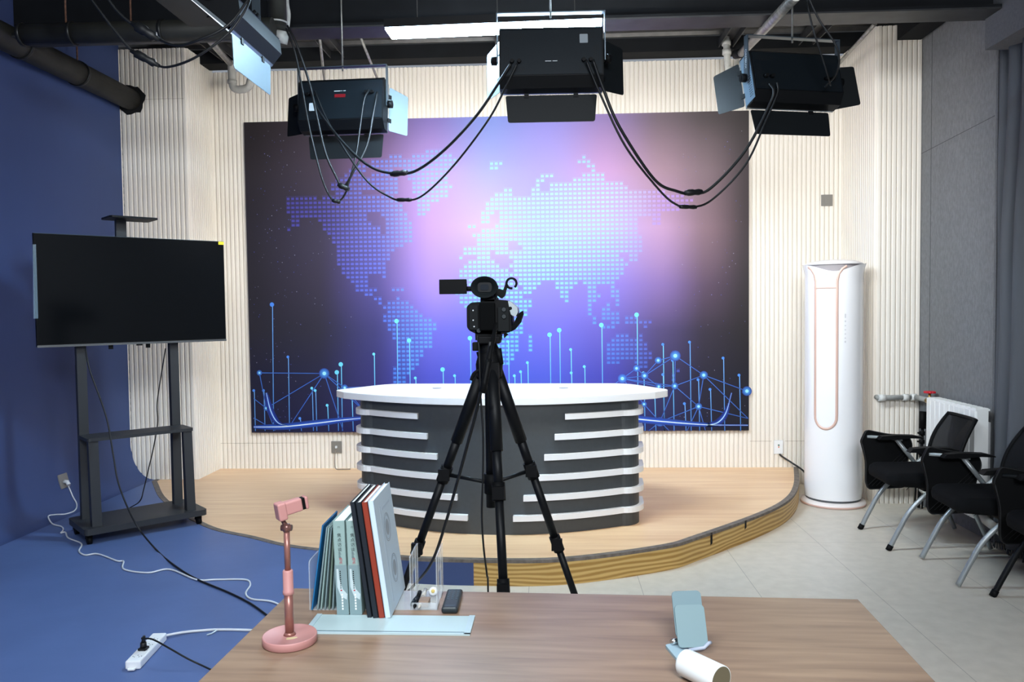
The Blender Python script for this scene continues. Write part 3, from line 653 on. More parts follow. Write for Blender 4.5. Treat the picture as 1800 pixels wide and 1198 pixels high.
cable('power_cable', 'blue-lit black cable swagging at top left, lower of the pair', path([(158, -5, 3.0), (180, 25, 3.0), (205, 58, 3.0), (235, 92, 3.0), (275, 114, 3.0), (300, 117, 2.95), (345, 100, 2.9), (400, 60, 2.9), (430, 20, 2.92), (441, -5, 2.95)]), .0045, cable_b, (A(230, 89, 2.99), A(280, 116, 2.99)), group=GC, conn_r=.016)
cable('power_cable', 'black cable hanging from the beam to the right light, left strand', path([(1418, -5, 4.15), (1424, 30, 4.15), (1432, 60, 4.15), (1445, 100, 4.18), (1456, 135, 4.22), (1460, 150, 4.3)]), .005, cable_b, group=GC)
cable('power_cable', 'black cable hanging from the beam to the right light, right strand', path([(1421, -5, 4.1), (1440, 35, 4.1), (1465, 72, 4.1), (1475, 100, 4.12), (1470, 130, 4.2), (1450, 153, 4.3)]), .005, cable_b, group=GC)

# ------------------------------------------------------------------ pipes under the ceiling
t = thing('drain_pipe', 'thick dusty black pipe running along the blue wall into the fluted panel', 'pipe', (-3.30, 5, 3.18))
g = G(); g.tube([(-3.335, 3.2, 3.20), (-3.335, 6.34, 3.20)], .083, 24); g.obj('pipe', pipe_b, t)
for y in (5.0, 5.62, 4.55):
    g = G(); g.tube([(-3.335, y-.014, 3.20), (-3.335, y+.014, 3.20)], .090, 24); g.obj('pipe_clamp', mat('clamp_grey', '2a2b2b', .4, .5), t)
g = G(); g.cyl((-3.335, 5.62, 3.28), (-3.335, 5.62, 3.66), .006, 8); g.obj('hanger_rod', mat('rusty_rod', '6a4a38', .7, noise=.5, nscale=60), t)
g = G(); P = [(-3.335+math.cos(a)*.115*(1+.12*math.sin(a*5)), 3.20+math.sin(a)*.115*(1+.1*math.cos(a*7))) for a in [2*PI*k/20 for k in range(20)]]
g.prism(P, LFY-.0175, LFY-.0150, 'y'); tag(g.obj('wall_hole', blk_matte), 'ragged dark hole in the fluted panel around the black pipe', 'hole')
t = thing('cross_pipe', 'black pipe running level across the top left, hung below the beam', 'pipe', (-2.6, 4.55, 3.08))
pa, pb = A(38, 61, 4.3), A(480, 50, 4.3)
g = G(); g.tube([pa, pb], .056, 20); g.obj('pipe', pipe_b, t)
for u in (.0, .2, .56):
    q = pa.lerp(pb, u); g = G(); g.tube([q, q+Vector((.02, 0, 0))], .062, 20); g.obj('pipe_clamp', MATS['clamp_grey'], t)
for u in (.18, .44):
    q = pa.lerp(pb, u); g = G(); g.cyl(q+Vector((0, 0, .05)), (q.x, q.y, 3.66), .005, 8); g.obj('hanger_rod', MATS['rusty_rod'], t)
t = thing('down_pipe', 'black vertical pipe with a ring joint above the left lights', 'pipe', (-1.45, 4.45, 3.2))
q = A(488, 48, 4.45); g = G(); g.cyl(q, (q.x, q.y, 3.66), .050, 22); g.obj('pipe', pipe_b, t)
g = G(); g.cyl(q+Vector((0, 0, .02)), q+Vector((0, 0, .028)), .055, 22); g.obj('ring_joint', wht_pipe, t)
q2 = A(495, 62, 4.5); g = G(); g.tube([q2+Vector((-.03, .0, .0)), q2+Vector((.03, .02, -.012))], .035, 18); g.obj('pipe_plug', wht_pipe, t)
t = thing('insulated_riser', 'strip of cream foam insulation beside the black vertical pipe', 'insulation', (-1.38, 4.6, 3.3))
q = A(505, 50, 4.6); g = G(); g.tube(cat_rom([q, q+Vector((.01, 0, .08)), q+Vector((0, 0, .18)), (q.x+.008, q.y, 3.66)], 4), .012, 8); g.obj('foam', wht_pipe, t)
t = thing('sprinkler_pipe', 'silver pipe slanting out of the ceiling towards the right panel light', 'pipe', (1.6, 5.5, 3.3))
q0, q1 = A(1303, 94, 5.9), A(1400, -8, 4.2)
g = G(); g.tube([q0, q1], .028, 16); g.obj('pipe', galv, t)
g = G(); g.tube([q0+Vector((-.03, .05, .01)), q0+Vector((.01, -.02, 0))], .034, 14); g.obj('coupling', black_m, t)
t = thing('sprinkler_drop', 'white painted sprinkler drop with elbow at the top of the wall, right', 'pipe', (1.4, 6.4, 3.4))
g = G(); a = A(1276, 58, 6.5); b = A(1279, 122, 6.5); c = A(1300, 122, 6.45); g.tube([a, b+Vector((0, 0, .03)), b, c], .026, 14); g.obj('pipe', wht_pipe, t)
for f in (.2, .45): p = a.lerp(b, f); g = G(); g.cyl(p, p+Vector((0, 0, -.04)), .034, 14); g.obj('coupling', wht_pipe, t)
g = G(); p = A(1306, 120, 6.4); g.lathe([(.02, -.05), (.045, -.03), (.045, .02), (.02, .04)], p, 14); g.obj('elbow', wht_pipe, t)
t = thing('trap_pipe', 'grey U-bend pipe hanging before the fluted wall at top left', 'pipe', tuple(A(424, 150, 6.3)))
g = G(); g.tube(cat_rom([A(407, 108, 6.3), A(408, 140, 6.3), A(412, 155, 6.3), A(425, 157, 6.3), A(437, 152, 6.3), A(441, 138, 6.3)], 5), .030, 14); g.obj('pipe', mat('trap_grey', 'a5a49e', .5, noise=.15, nscale=20), t)
g = G(); g.cyl(A(408, 141, 6.3), A(408, 147, 6.3), .037, 14); g.obj('coupling', MATS['trap_grey'], t)
t = thing('feed_pipe', 'thin grey pipe running back under the deck to the U-bend', 'pipe', tuple(A(380, 85, 6.0)))
g = G(); g.tube([A(405, 112, 6.3), A(352, 52, 5.2)], .024, 12); g.obj('pipe', galv, t)
t = thing('brace_rod', 'thin steel brace rod sloping down beside the right panel light', 'rod', tuple(A(1500, 80, 5.6)))
g = G(); g.tube([A(1538, 42, 5.4), A(1465, 122, 6.5)], .013, 10); g.obj('rod', galv, t)
for k, (x, lb) in enumerate(((570, 'left of two thin grey rods standing behind the left light'), (652, 'right of two thin grey rods standing behind the left light'))):
    g = G(); g.tube([A(x+(12 if k else 0), 140, 6.3), A(x-(18 if k else 8), 66, 5.6)], .010, 8); tag(g.obj('hanger_rod', galv), lb, 'rod')

# ------------------------------------------------------------------ TV on a wheeled stand
B0 = onz(153, 911, S+.10); B0.z = S; wv = Vector((.719, .695, 0)).normalized(); nv = Vector((wv.y, -wv.x, 0))
ang = math.atan2(wv.y, wv.x)
t = thing('tv_stand', 'black wheeled TV floor stand with shelf on the blue floor', 'tv stand', tuple(B0+wv*.275+nv*.085), rz=ang)
# local x along the width, local -y towards the viewer
g = G(); P = round_poly([(-.355, -.195), (.36, -.195), (.36, .20), (-.355, .20)], .03, 4); g.prism(P, .062, .098, 'z'); g.obj('base', dark_m, t, world=False)
XP = (-.275, .275)
for x in XP:
    g = G(); g.box(x-.027, x+.027, .085, .13, .098, 1.72); g.obj('post', dark_m, t, world=False)
for x in XP:
    g = G(); M = Matrix.Identity(4)
    g.add([(x-.027, -.15, .098), (x+.027, -.15, .098), (x+.027, -.10, .098), (x-.027, -.10, .098), (x-.027, -.12, .60), (x+.027, -.12, .60), (x+.027, -.08, .60), (x-.027, -.08, .60)], [(0, 1, 5, 4), (1, 2, 6, 5), (2, 3, 7, 6), (3, 0, 4, 7), (4, 5, 6, 7), (0, 3, 2, 1)])
    g.obj('strut', dark_m, t, world=False)
g = G(); P = round_poly([(-.31, -.13), (.31, -.13), (.31, .084), (-.31, .084)], .02, 3); g.prism(P, .601, .620, 'z'); g.obj('shelf', dark_m, t, world=False)
g = G(); g.box(-.055, .005, .085, .12, 1.2, 1.94); g.obj('top_post', dark_m, t, world=False)
g = G(); P = round_poly([(-.125, -.06), (.155, -.06), (.155, .16), (-.125, .16)], .025, 3); g.prism(P, 1.94, 1.951, 'z'); g.obj('camera_tray', black_m, t, world=False)
g = G()
for x in (-.11, .11): g.box(x-.012, x+.012, .070, .084, 1.135, 1.7)
g.box(-.30, .30, .072, .084, 1.22, 1.29); g.box(-.30, .30, .072, .084, 1.5, 1.57); g.obj('mount_bracket', black_m, t, world=False)
for x in (-.32, .32):
    for y in (-.135, .155):
        g = G(); g.cyl((x, y, .062), (x, y, .045), .02, 12); g.box(x-.016, x+.016, y-.02, y+.02, .028, .05); c_ = g.obj('caster', black, t, world=False)
        g = G(); g.cyl((x-.012, y-.01, .024), (x+.012, y-.01, .024), .0235, 16); g.obj('wheel', black, c_, world=False)
# television
C0 = B0+nv*.036; C0.z = 0; u0, u1 = -.245, .875
t = thing('television', 'large flat black television mounted on the wheeled stand', 'television', tuple(C0+wv*((u0+u1)/2)+Vector((0, 0, 1.303))), rz=ang)
hw = (u1-u0)/2
g = G(); g.box(-hw, hw, -.018, .012, 0, .668, b=.003); g.obj('casing', black, t, world=False)
g = G(); g.box(-hw+.006, hw-.006, -.0195, -.018, .018, .662); g.obj('screen', screen_m, t, world=False)
g = G(); g.box(-hw, hw, -.021, -.017, -.001, .012); g.obj('bottom_trim', chrome, t, world=False)
g = G(); g.box(-hw+.001, hw-.001, -.0205, -.018, .6655, .6675); g.obj('top_trim', mat('steel_trim', '5a6a72', .3, .8), t, world=False)
g = G(); g.box(-.012, .022, -.022, -.01, -.01, 0); g.obj('sensor', black, t, world=False)
g = G(); g.box(hw-.037, hw-.001, -.0208, -.0192, .645, .665); g.obj('corner_sticker', yellow_s, t, world=False)
g = G(); g.box(-.42, .42, .012, .028, .08, .54, b=.006); g.obj('back_cover', black, t, world=False)
# a strip of peeling film along the left edge
g = G(); g.quad((-hw-.004, -.02, .60), (-hw+.012, -.023, .60), (-hw+.010, -.023, .17), (-hw-.014, -.022, .17)); g.obj('peeling_film', mat('clear_film', 'a8c4d4', .15, alpha=.35), t, world=False)

def left(x, y, off=.006):                                    # a point on the blue surface: platform, cove or wall
    p = onz(x, y, S+off); cx, cz = WX+RXC, S+R0; a_, b_ = RXC-off, R0-off
    if p.x >= cx: return p
    d = ray(x, y); A_ = (d.x/a_)**2+(d.z/b_)**2; B_ = 2*(d.x*(-cx)/a_**2+d.z*(1.5-cz)/b_**2); C_ = (cx/a_)**2+((1.5-cz)/b_)**2-1
    k = (-B_+math.sqrt(max(0, B_*B_-4*A_*C_)))/(2*A_); p = CAM+d*k
    return p if p.z < cz else onx(x, y, WX+off)
def floorc(lst): return [left(x, y) for x, y in lst]
pts = [A(150, 611, 4.66), A(158, 650, 4.62), A(178, 705, 4.60), A(190, 745, 4.58), A(200, 805, 4.52), A(208, 848, 4.48), A(225, 893, 4.42), A(245, 930, 4.36)] + floorc([(275, 966), (305, 992), (345, 1017), (400, 1040), (440, 1060), (475, 1085)])
cable('tv_cable', 'long black cable hanging from the television and snaking over the blue floor', pts, .005, cable_b)
cable('tv_cable', 'second thin dark cable hanging behind the stand shelf to the floor', [A(291, 612, 5.25), A(280, 680, 5.28), A(276, 712, 5.28), A(277, 745, 5.28), A(269, 790, 5.3), A(262, 820, 5.3), A(253, 858, 5.28), A(246, 880, 5.2), left(228, 892)], .004, cable_b)
pts = [A(117, 849, 5.42)] + floorc([(122, 858), (128, 872), (135, 886), (131, 897), (115, 903), (97, 904), (85, 907), (92, 920), (108, 925), (111, 931), (107, 936), (115, 935), (120, 945), (143, 955), (139, 968), (150, 975), (172, 973), (205, 985), (217, 986), (218, 1000), (260, 1006), (298, 1000), (345, 1018), (380, 1018), (430, 1018), (440, 1027), (432, 1042), (442, 1052), (475, 1056), (500, 1066)])
cable('white_power_cable', 'white power cord wandering from the blue wall socket across the floor', pts, .0045, cable_w, cat='cord')
P0 = left(111, 845, 0)
if P0.z < S+R0: nr = Vector(((WX+RXC-P0.x)/RXC**2, 0, (S+R0-P0.z)/R0**2)).normalized()
else: nr = Vector((1, 0, 0))
t = thing('wall_socket', 'grey wall socket on the blue wall with a white plug in it', 'socket', tuple(P0))
vy = Vector((0, 1, 0)); vu = nr.cross(vy); M = Matrix((nr, vy, vu)).transposed().to_4x4(); M.translation = P0
g = G(); g.box(-.012, .010, -.05, .05, -.05, .05, M=M, b=.003); g.obj('plate', grey_plate, t)
g = G(); g.tube([M @ Vector((.01, -.01, -.005)), M @ Vector((.035, -.012, -.012)), M @ Vector((.042, -.015, -.035))], .014, 12); g.obj('plug', cable_w, t)

# power strip on the blue floor
a = onz(233, 1168, S+.02); b = onz(281, 1117, S+.02); dv = Vector((b.x-a.x, b.y-a.y, 0)); rz = math.atan2(dv.y, dv.x)
t = thing('power_strip', 'white power strip with a black plug on the blue floor', 'power strip', (a.x, a.y, S), rz=rz)
Lp = dv.length
g = G(); g.box(0, Lp, -.029, .029, .001, .034, b=.006); body = g.obj('body', white_p, t, world=False)
g = G()
for i in range(4):
    x = .045+i*(Lp-.09)/3.4
    for (dx, dy) in ((-.006, -.009), (-.006, .009), (.008, 0), (.0, -.016), (.0, .016)): g.box(x+dx-.0025, x+dx+.0025, dy-.0015, dy+.0015, .0341, .0346)
g.obj('sockets', mat('socket_slot', '54585c', .6), body, world=False)
g = G(); g.prism(round_poly([(-.018, -.014), (.002, -.014), (.002, .014), (-.018, .014)], .006), .006, .011, 'z'); g.obj('hanging_tab', white_p, t, world=False)
pp = t.matrix_world @ Vector((.105, 0, .034))
t = thing('black_plug', 'black plug and thin cord standing in the white power strip', 'plug', tuple(pp))
g = G(); g.box(pp.x-.016, pp.x+.016, pp.y-.016, pp.y+.016, pp.z+.001, pp.z+.01, b=.002); g.cyl(pp+Vector((0, 0, .01)), pp+Vector((0, 0, .03)), .013, 12, .011); g.cyl(pp+Vector((0, 0, .03)), pp+Vector((.004, 0, .055)), .008, 10, .005); g.obj('plug_body', cable_b, t)
g = G(); g.tube(cat_rom([pp+Vector((.004, 0, .053)), onz(250, 1122, S+.085), onz(268, 1123, S+.09), onz(300, 1140, S+.07), onz(330, 1157, S+.04), onz(368, 1175, S+.01), onz(420, 1200, S+.006)], 7), .0035, 8); g.obj('cord', cable_b, t)
q = RM['power_strip'] @ Vector((Lp, .0, .017))
cable('white_power_cable', 'short white cord leaving the power strip towards the table', [q, onz(320, 1111, S+.012), onz(350, 1108, S+.006), onz(383, 1106, S+.006), onz(440, 1107, S+.006), onz(520, 1112, S+.006)], .0055, cable_w, cat='cord')
g = G(); q = onz(381, 1107, S+.012); g.tube([q+Vector((-.012, 0, .0)), q, q+Vector((-.014, -.02, -.006)), q+Vector((-.03, -.03, -.008))], .003, 6)
tag(g.obj('cable_tie', mat('clear_tie', 'c4d4dc', .3)), 'small clear cable tie on the white cord by the table', 'tie')

# ------------------------------------------------------------------ wall plates
def plate(name, label, c, w, h, m=grey_plate, cat='wall plate'):
    t = thing(name, label, cat, tuple(c)); g = G(); g.box(c[0]-w/2, c[0]+w/2, c[1]-.012, c[1]-.001, c[2]-h/2, c[2]+h/2, b=.002); g.obj('plate', m, t); return t
c = at(592, 785, BY-.013); t = plate('wall_socket', 'grey square wall socket low on the fluted wall left of the desk', c, .09, .10, cat='socket')
g = G(); g.box(c.x-.008, c.x+.008, c.y-.03, c.y-.012, c.z-.008, c.z+.012, b=.003); g.obj('plug', cable_w, t)
g = G(); g.tube(cat_rom([(c.x, c.y-.025, c.z-.005), (c.x-.01, c.y-.03, c.z-.07), (c.x-.008, c.y-.04, S+.03), (c.x+.01, c.y-.06, S+.006), (c.x+.06, c.y-.07, S+.006), (c.x+.13, c.y-.06, S+.006)], 5), .004, 6)
g.obj('cord', mat('taupe_cord', '8d857c', .6), t)
c = at(1453, 352, BY-.013); t = plate('switch_plate', 'grey square switch plate high on the fluted wall above the air conditioner', c, .092, .092, cat='switch')
g = G(); g.box(c.x-.022, c.x+.022, c.y-.015, c.y-.012, c.z-.02, c.z+.02); g.obj('rocker', grey_plate, t)
c = at(1368, 785, BY-.013); t = plate('breaker_box', 'small white breaker box on the fluted wall beside the air conditioner', c, .075, .115, white_p, 'breaker')
g = G(); g.box(c.x-.006, c.x+.006, c.y-.017, c.y-.012, c.z+.012, c.z+.022); g.obj('green_light', mat('green_mark', '3c6e58', .4), t)
g = G(); g.box(c.x-.004, c.x+.004, c.y-.016, c.y-.012, c.z-.004, c.z+.006); g.obj('orange_mark', mat('orange_mark', 'e06a30', .4), t)
cable('power_cable', 'black power cable from the breaker box to the air conditioner', [(c.x+.005, c.y-.015, c.z-.058), (c.x+.03, c.y-.03, c.z-.08), (c.x+.09, c.y-.08, c.z-.12), (c.x+.16, c.y-.14, c.z-.17), (2.07, 6.55, .10), (2.09, 6.40, .06)], .0075, cable_b)

# ------------------------------------------------------------------ standing air conditioner
AX, AY = 2.122, 6.135
t = thing('air_conditioner', 'tall white cylindrical air conditioner with rose trim beside the stage', 'air conditioner', (AX, AY, 0))
R1 = .205
g = G(); g.lathe([(.232, .001), (.234, .012), (.228, .030), (.19, .040)], (AX, AY, 0), 48); g.obj('base', mat('base_white', 'ece4e2', .3), t)
g = G(); g.lathe([(.2335, .004), (.2345, .010), (.2335, .017)], (AX, AY, 0), 48); g.obj('base_ring', mat('base_pink', 'cda99c', .4), t)
g = G(); g.lathe([(.195, .040), (.195, .055)], (AX, AY, 0), 48); g.obj('shadow_gap', mat('gap_grey', '55585c', .5), t)
# body: top rim dips at the front
g = G(); seg = 72; rows = 24; vs = []
fa = math.atan2(0-AY, 0-AX) + math.radians(2)                      # direction of the front
def topz(w):
    d = (w-fa+PI) % (2*PI)-PI
    return 1.80 - .048*math.exp(-(d/.62)**2) - .012*max(0, math.cos(d))
for j in range(rows+1):
    for k in range(seg):
        w = 2*PI*k/seg; z = .055+(topz(w)-.055)*j/rows; rr = R1-.006*math.exp(-((z-.055)/.03)**2)+(.018*max(0, (z-1.70)/.1)**2)
        vs.append((AX+rr*math.cos(w), AY+rr*math.sin(w), z))
g.add(vs, [(j*seg+k, j*seg+(k+1) % seg, (j+1)*seg+(k+1) % seg, (j+1)*seg+k) for j in range(rows) for k in range(seg)], True)
g.obj('body', ac_white, t)
g = G(); g.lathe([(.0, 1.832), (.09, 1.829), (.16, 1.818), (.20, 1.803), (.205, 1.795), (.19, 1.789), (.0, 1.785)], (AX, AY, 0), 56); g.obj('lid', mat('lid_white', 'f0eef0', .3), t)
g = G(); g.lathe([(.188, 1.66), (.188, 1.79)], (AX, AY, 0), 48); g.obj('air_outlet', mat('outlet_grey', '9a9598', .5), t)
def surf(d, z, off=.003):
    rr = R1+off+(.018*max(0, (z-1.70)/.1)**2)
    return Vector((AX+rr*math.cos(fa+d), AY+rr*math.sin(fa+d), z))
def on_body(px, py): 
    # angle on the body seen at (px, py)
    best = None
    for k in range(-80, 81):
        for z in (0,):
            d = k*PI/2/80; P = surf(d, 1.0); x, _ = to_px(P)
            if best is None or abs(x-px) < best[0]: best = (abs(x-px), d)
    return best[1]
dl, dr = on_body(1433, 600), on_body(1471, 600)
def zof(py, d): 
    P = surf(d, 1.0); dd = ray(1450, py); return 1.5+dd.z*(P.y/dd.y)
zb, zt, zm = zof(748, dl), zof(487, dl), zof(506, dl)
def strip(path, w, name, m=rose):
    g = G(); vs = []; n = len(path)
    for i, (d, z) in enumerate(path):
        a = Vector(path[max(i-1, 0)]); b = Vector(path[min(i+1, n-1)]); tt = (b-a); tt = Vector((tt.x*R1, tt.y)).normalized(); nn = Vector((-tt.y, tt.x))*w/2
        vs += [surf(d-nn.x/R1, z-nn.y, .0005), surf(d-nn.x/R1*.7, z-nn.y*.7, .0055), surf(d+nn.x/R1*.7, z+nn.y*.7, .0055), surf(d+nn.x/R1, z+nn.y, .0005)]
    g.add(vs, [(4*i+k, 4*i+4+k, 4*i+5+k, 4*i+1+k) for i in range(n-1) for k in range(3)], True); g.obj(name, m, t)
dc = (dl+dr)/2; hwid = (dr-dl)/2
U = [(dl-.30, 1.775), (dl-.16, 1.755), (dl-.05, 1.72), (dl, 1.67), (dl, 1.5), (dl, 1.0), (dl, zb+.09)]
U += [(dc-hwid*math.cos(a), zb+.075-.09*math.sin(a)) for a in [PI*k/14 for k in range(1, 14)]]
U += [(dr, zb+.09), (dr, 1.0), (dr, 1.5), (dr, 1.67), (dr+.05, 1.72), (dr+.16, 1.755), (dr+.30, 1.775)]
strip(U, .019, 'rose_trim'); strip([(dl+(dr-dl)*k/10, zm) for k in range(11)], .009, 'rose_crossbar')
g = G()
for k in range(6): a = surf(dc-.05+k*.02, 1.712, .004); b = surf(dc-.05+k*.02+.013, 1.712, .004); g.quad(a, b, b+Vector((0, 0, .011)), a+Vector((0, 0, .011)))
g.obj('badge', mat('badge_grey', 'b4b6ba', .4), t)
g = G(); d0 = on_body(1486, 600)
for k, h in enumerate((.03, .012, .008, .008, .008, .008, .014)): z = 1.40-k*.03; g.quad(surf(d0-.025, z, .003), surf(d0+.025, z, .003), surf(d0+.025, z+h, .003), surf(d0-.025, z+h, .003))
g.obj('control_icons', mat('icon_grey', 'cfd0d4', .4), t)

# ------------------------------------------------------------------ radiator, its pipes and valve
t = thing('radiator', 'white panel radiator on the grey felt wall behind the chairs', 'radiator', (2.66, 5.38, .12))
g = G(); Y0, Y1, Z0, Z1, XF = 5.07, 5.72, .16, .842, 2.615
n = 10; st = (Y1-Y0)/n; pf = []
for i in range(n):
    for u, dx in ((0, .012), (.12, 0), (.88, 0), (1, .012)): pf.append((XF+dx, Y0+st*(i+u)))
pf += [(XF+.08, Y1), (XF+.08, Y0)]
g.prism([(p[0], p[1]) for p in pf], Z0, Z1-.012, 'z'); g.obj('panel', mat('radiator_white', 'eef0ef', .35), t)
g = G(); g.box(XF+.004, XF+.09, Y0, Y1, Z1-.012, Z1); 
for i in range(n): g.box(XF+.01, XF+.085, Y0+st*(i+.15), Y0+st*(i+.85), Z1, Z1+.004)
g.obj('top_grille', mat('radiator_white', 'eef0ef', .35), t)
g = G()
for y in (Y0+.08, Y1-.08): g.box(XF+.08, RX, y-.015, y+.015, .3, .75)
g.obj('wall_bracket', white_p, t)
gp = mat('grey_ppr_pipe', '9a9c9a', .5); wf = mat('fitting_white', 'd6d8d6', .4)
t = thing('heating_pipe', 'grey heating pipe with white fittings running from the fluted panel to the valve', 'pipe', (2.6, 6.06, .805))
g = G(); g.tube([(2.43, 6.11, .803), (2.43, 6.065, .803), (2.44, 6.06, .803), (2.685, 6.06, .806), (2.69, 6.05, .806), (2.69, 5.86, .808)], .019, 14); g.obj('pipe', gp, t)
for a, b in (((2.425, 6.06, .803), (2.475, 6.06, .803)), ((2.60, 6.06, .805), (2.64, 6.06, .805)), ((2.66, 6.06, .806), (2.70, 6.06, .806))):
    g = G(); g.cyl(a, b, .025, 14); g.obj('fitting', wf, t)
t = thing('radiator_valve', 'brass radiator valve with a red handwheel', 'valve', (2.68, 5.83, .80))
g = G(); g.cyl((2.685, 5.86, .805), (2.685, 5.73, .80), .019, 14); g.cyl((2.685, 5.82, .80), (2.685, 5.82, .862), .014, 12, .008); g.lathe([(.022, -.016), (.026, 0), (.022, .016)], (2.685, 5.82, .805), 8); g.obj('valve_body', brass, t)
g = G(); M = Matrix.Translation((2.685, 5.82, .868))
for k in range(10): a = 2*PI*k/10; g.lathe([(0, -.008), (.012, -.006), (.013, 0), (.012, .006), (0, .008)], (2.685+.028*math.cos(a), 5.82+.028*math.sin(a), .868), 8)
g.lathe([(0, -.006), (.03, -.005), (.03, .005), (0, .006)], (2.685, 5.82, .868), 16); g.obj('handwheel', red, t)
t = thing('return_pipe', 'white return pipe low along the wall behind the chairs', 'pipe', (2.6, 6.06, .15))
g = G(); g.tube([(2.43, 6.11, .15), (2.43, 6.06, .15), (2.675, 6.06, .15), (2.685, 6.05, .148), (2.685, 5.70, .14)], .022, 14); g.obj('pipe', mat('return_pipe_white', 'c8c8c2', .5), t)
t = thing('wall_pipe', 'grey-white pipe stub low on the wall behind the middle chair', 'pipe', (2.66, 4.95, .14))
g = G(); g.tube([(2.66, 5.07, .17), (2.66, 4.80, .13)], .026, 14); g.obj('pipe', MATS['return_pipe_white'], t)
# folded light stand
t = thing('folded_light_stand', 'folded black light stand leaning against the grey felt wall', 'light stand', (2.66, 5.93, 0))
b, tp_ = Vector((2.665, 5.93, .012)), Vector((2.70, 5.95, .70))
g = G(); g.tube([b, tp_], .011, 12); g.obj('pole', black_m, t)
g = G(); g.cyl(b.lerp(tp_, .84), b.lerp(tp_, 1.02), .024, 14); g.obj('grip', black, t)
for k, (dx, dy) in enumerate(((-.028, 0), (.014, .024), (.014, -.024))):
    g = G(); g.tube([b+Vector((dx, dy, 0)), b.lerp(tp_, .58)+Vector((dx, dy, 0))], .007, 8); g.obj('leg', black_m, t)
for f in (.58, .70, .79):
    g = G(); q = b.lerp(tp_, f); g.cyl(q-Vector((0, 0, .014)), q+Vector((0, 0, .014)), .019, 12); g.cyl(q, q+Vector((-.035, -.01, .004)), .007, 8); g.obj('clamp_knob', black, t)

# ------------------------------------------------------------------ curtain
t = thing('curtain', 'dark grey curtain hanging beside the felt wall on the right', 'curtain', (2.66, 4.5, .02))
g = G(); n = 110; vs = []
rows_ = 14
for j in range(rows_+1):
    z = .05+(3.05-.05)*j/rows_
    for i in range(n+1):
        u = i/n; y = 5.09-u*1.5; amp = .028+.008*math.sin(j*.9)
        x = 2.735+amp*math.sin(u*58+.6*math.sin(j*.35))+.012*math.sin(u*23+1)-.03*(1-j/rows_)
        vs.append((x, y-.03*(j/rows_), z))
g.add(vs, [(j*(n+1)+i, j*(n+1)+i+1, (j+1)*(n+1)+i+1, (j+1)*(n+1)+i) for j in range(rows_) for i in range(n)], True)
cu = g.obj('cloth', curtain_m, t); m_ = cu.modifiers.new('s', 'SOLIDIFY'); m_.thickness = .004
g = G()
for i in range(150):
    y = 5.08-i*.01; x = 2.70+.02*math.sin(i*.4); g.tube([(x, y, .055), (x+random.uniform(-.008, .008), y+random.uniform(-.006, .006), .012)], .0025, 4)
tag(g.obj('fringe', mat('fringe_cloth', '3a3c40', .95), t), kind='stuff')

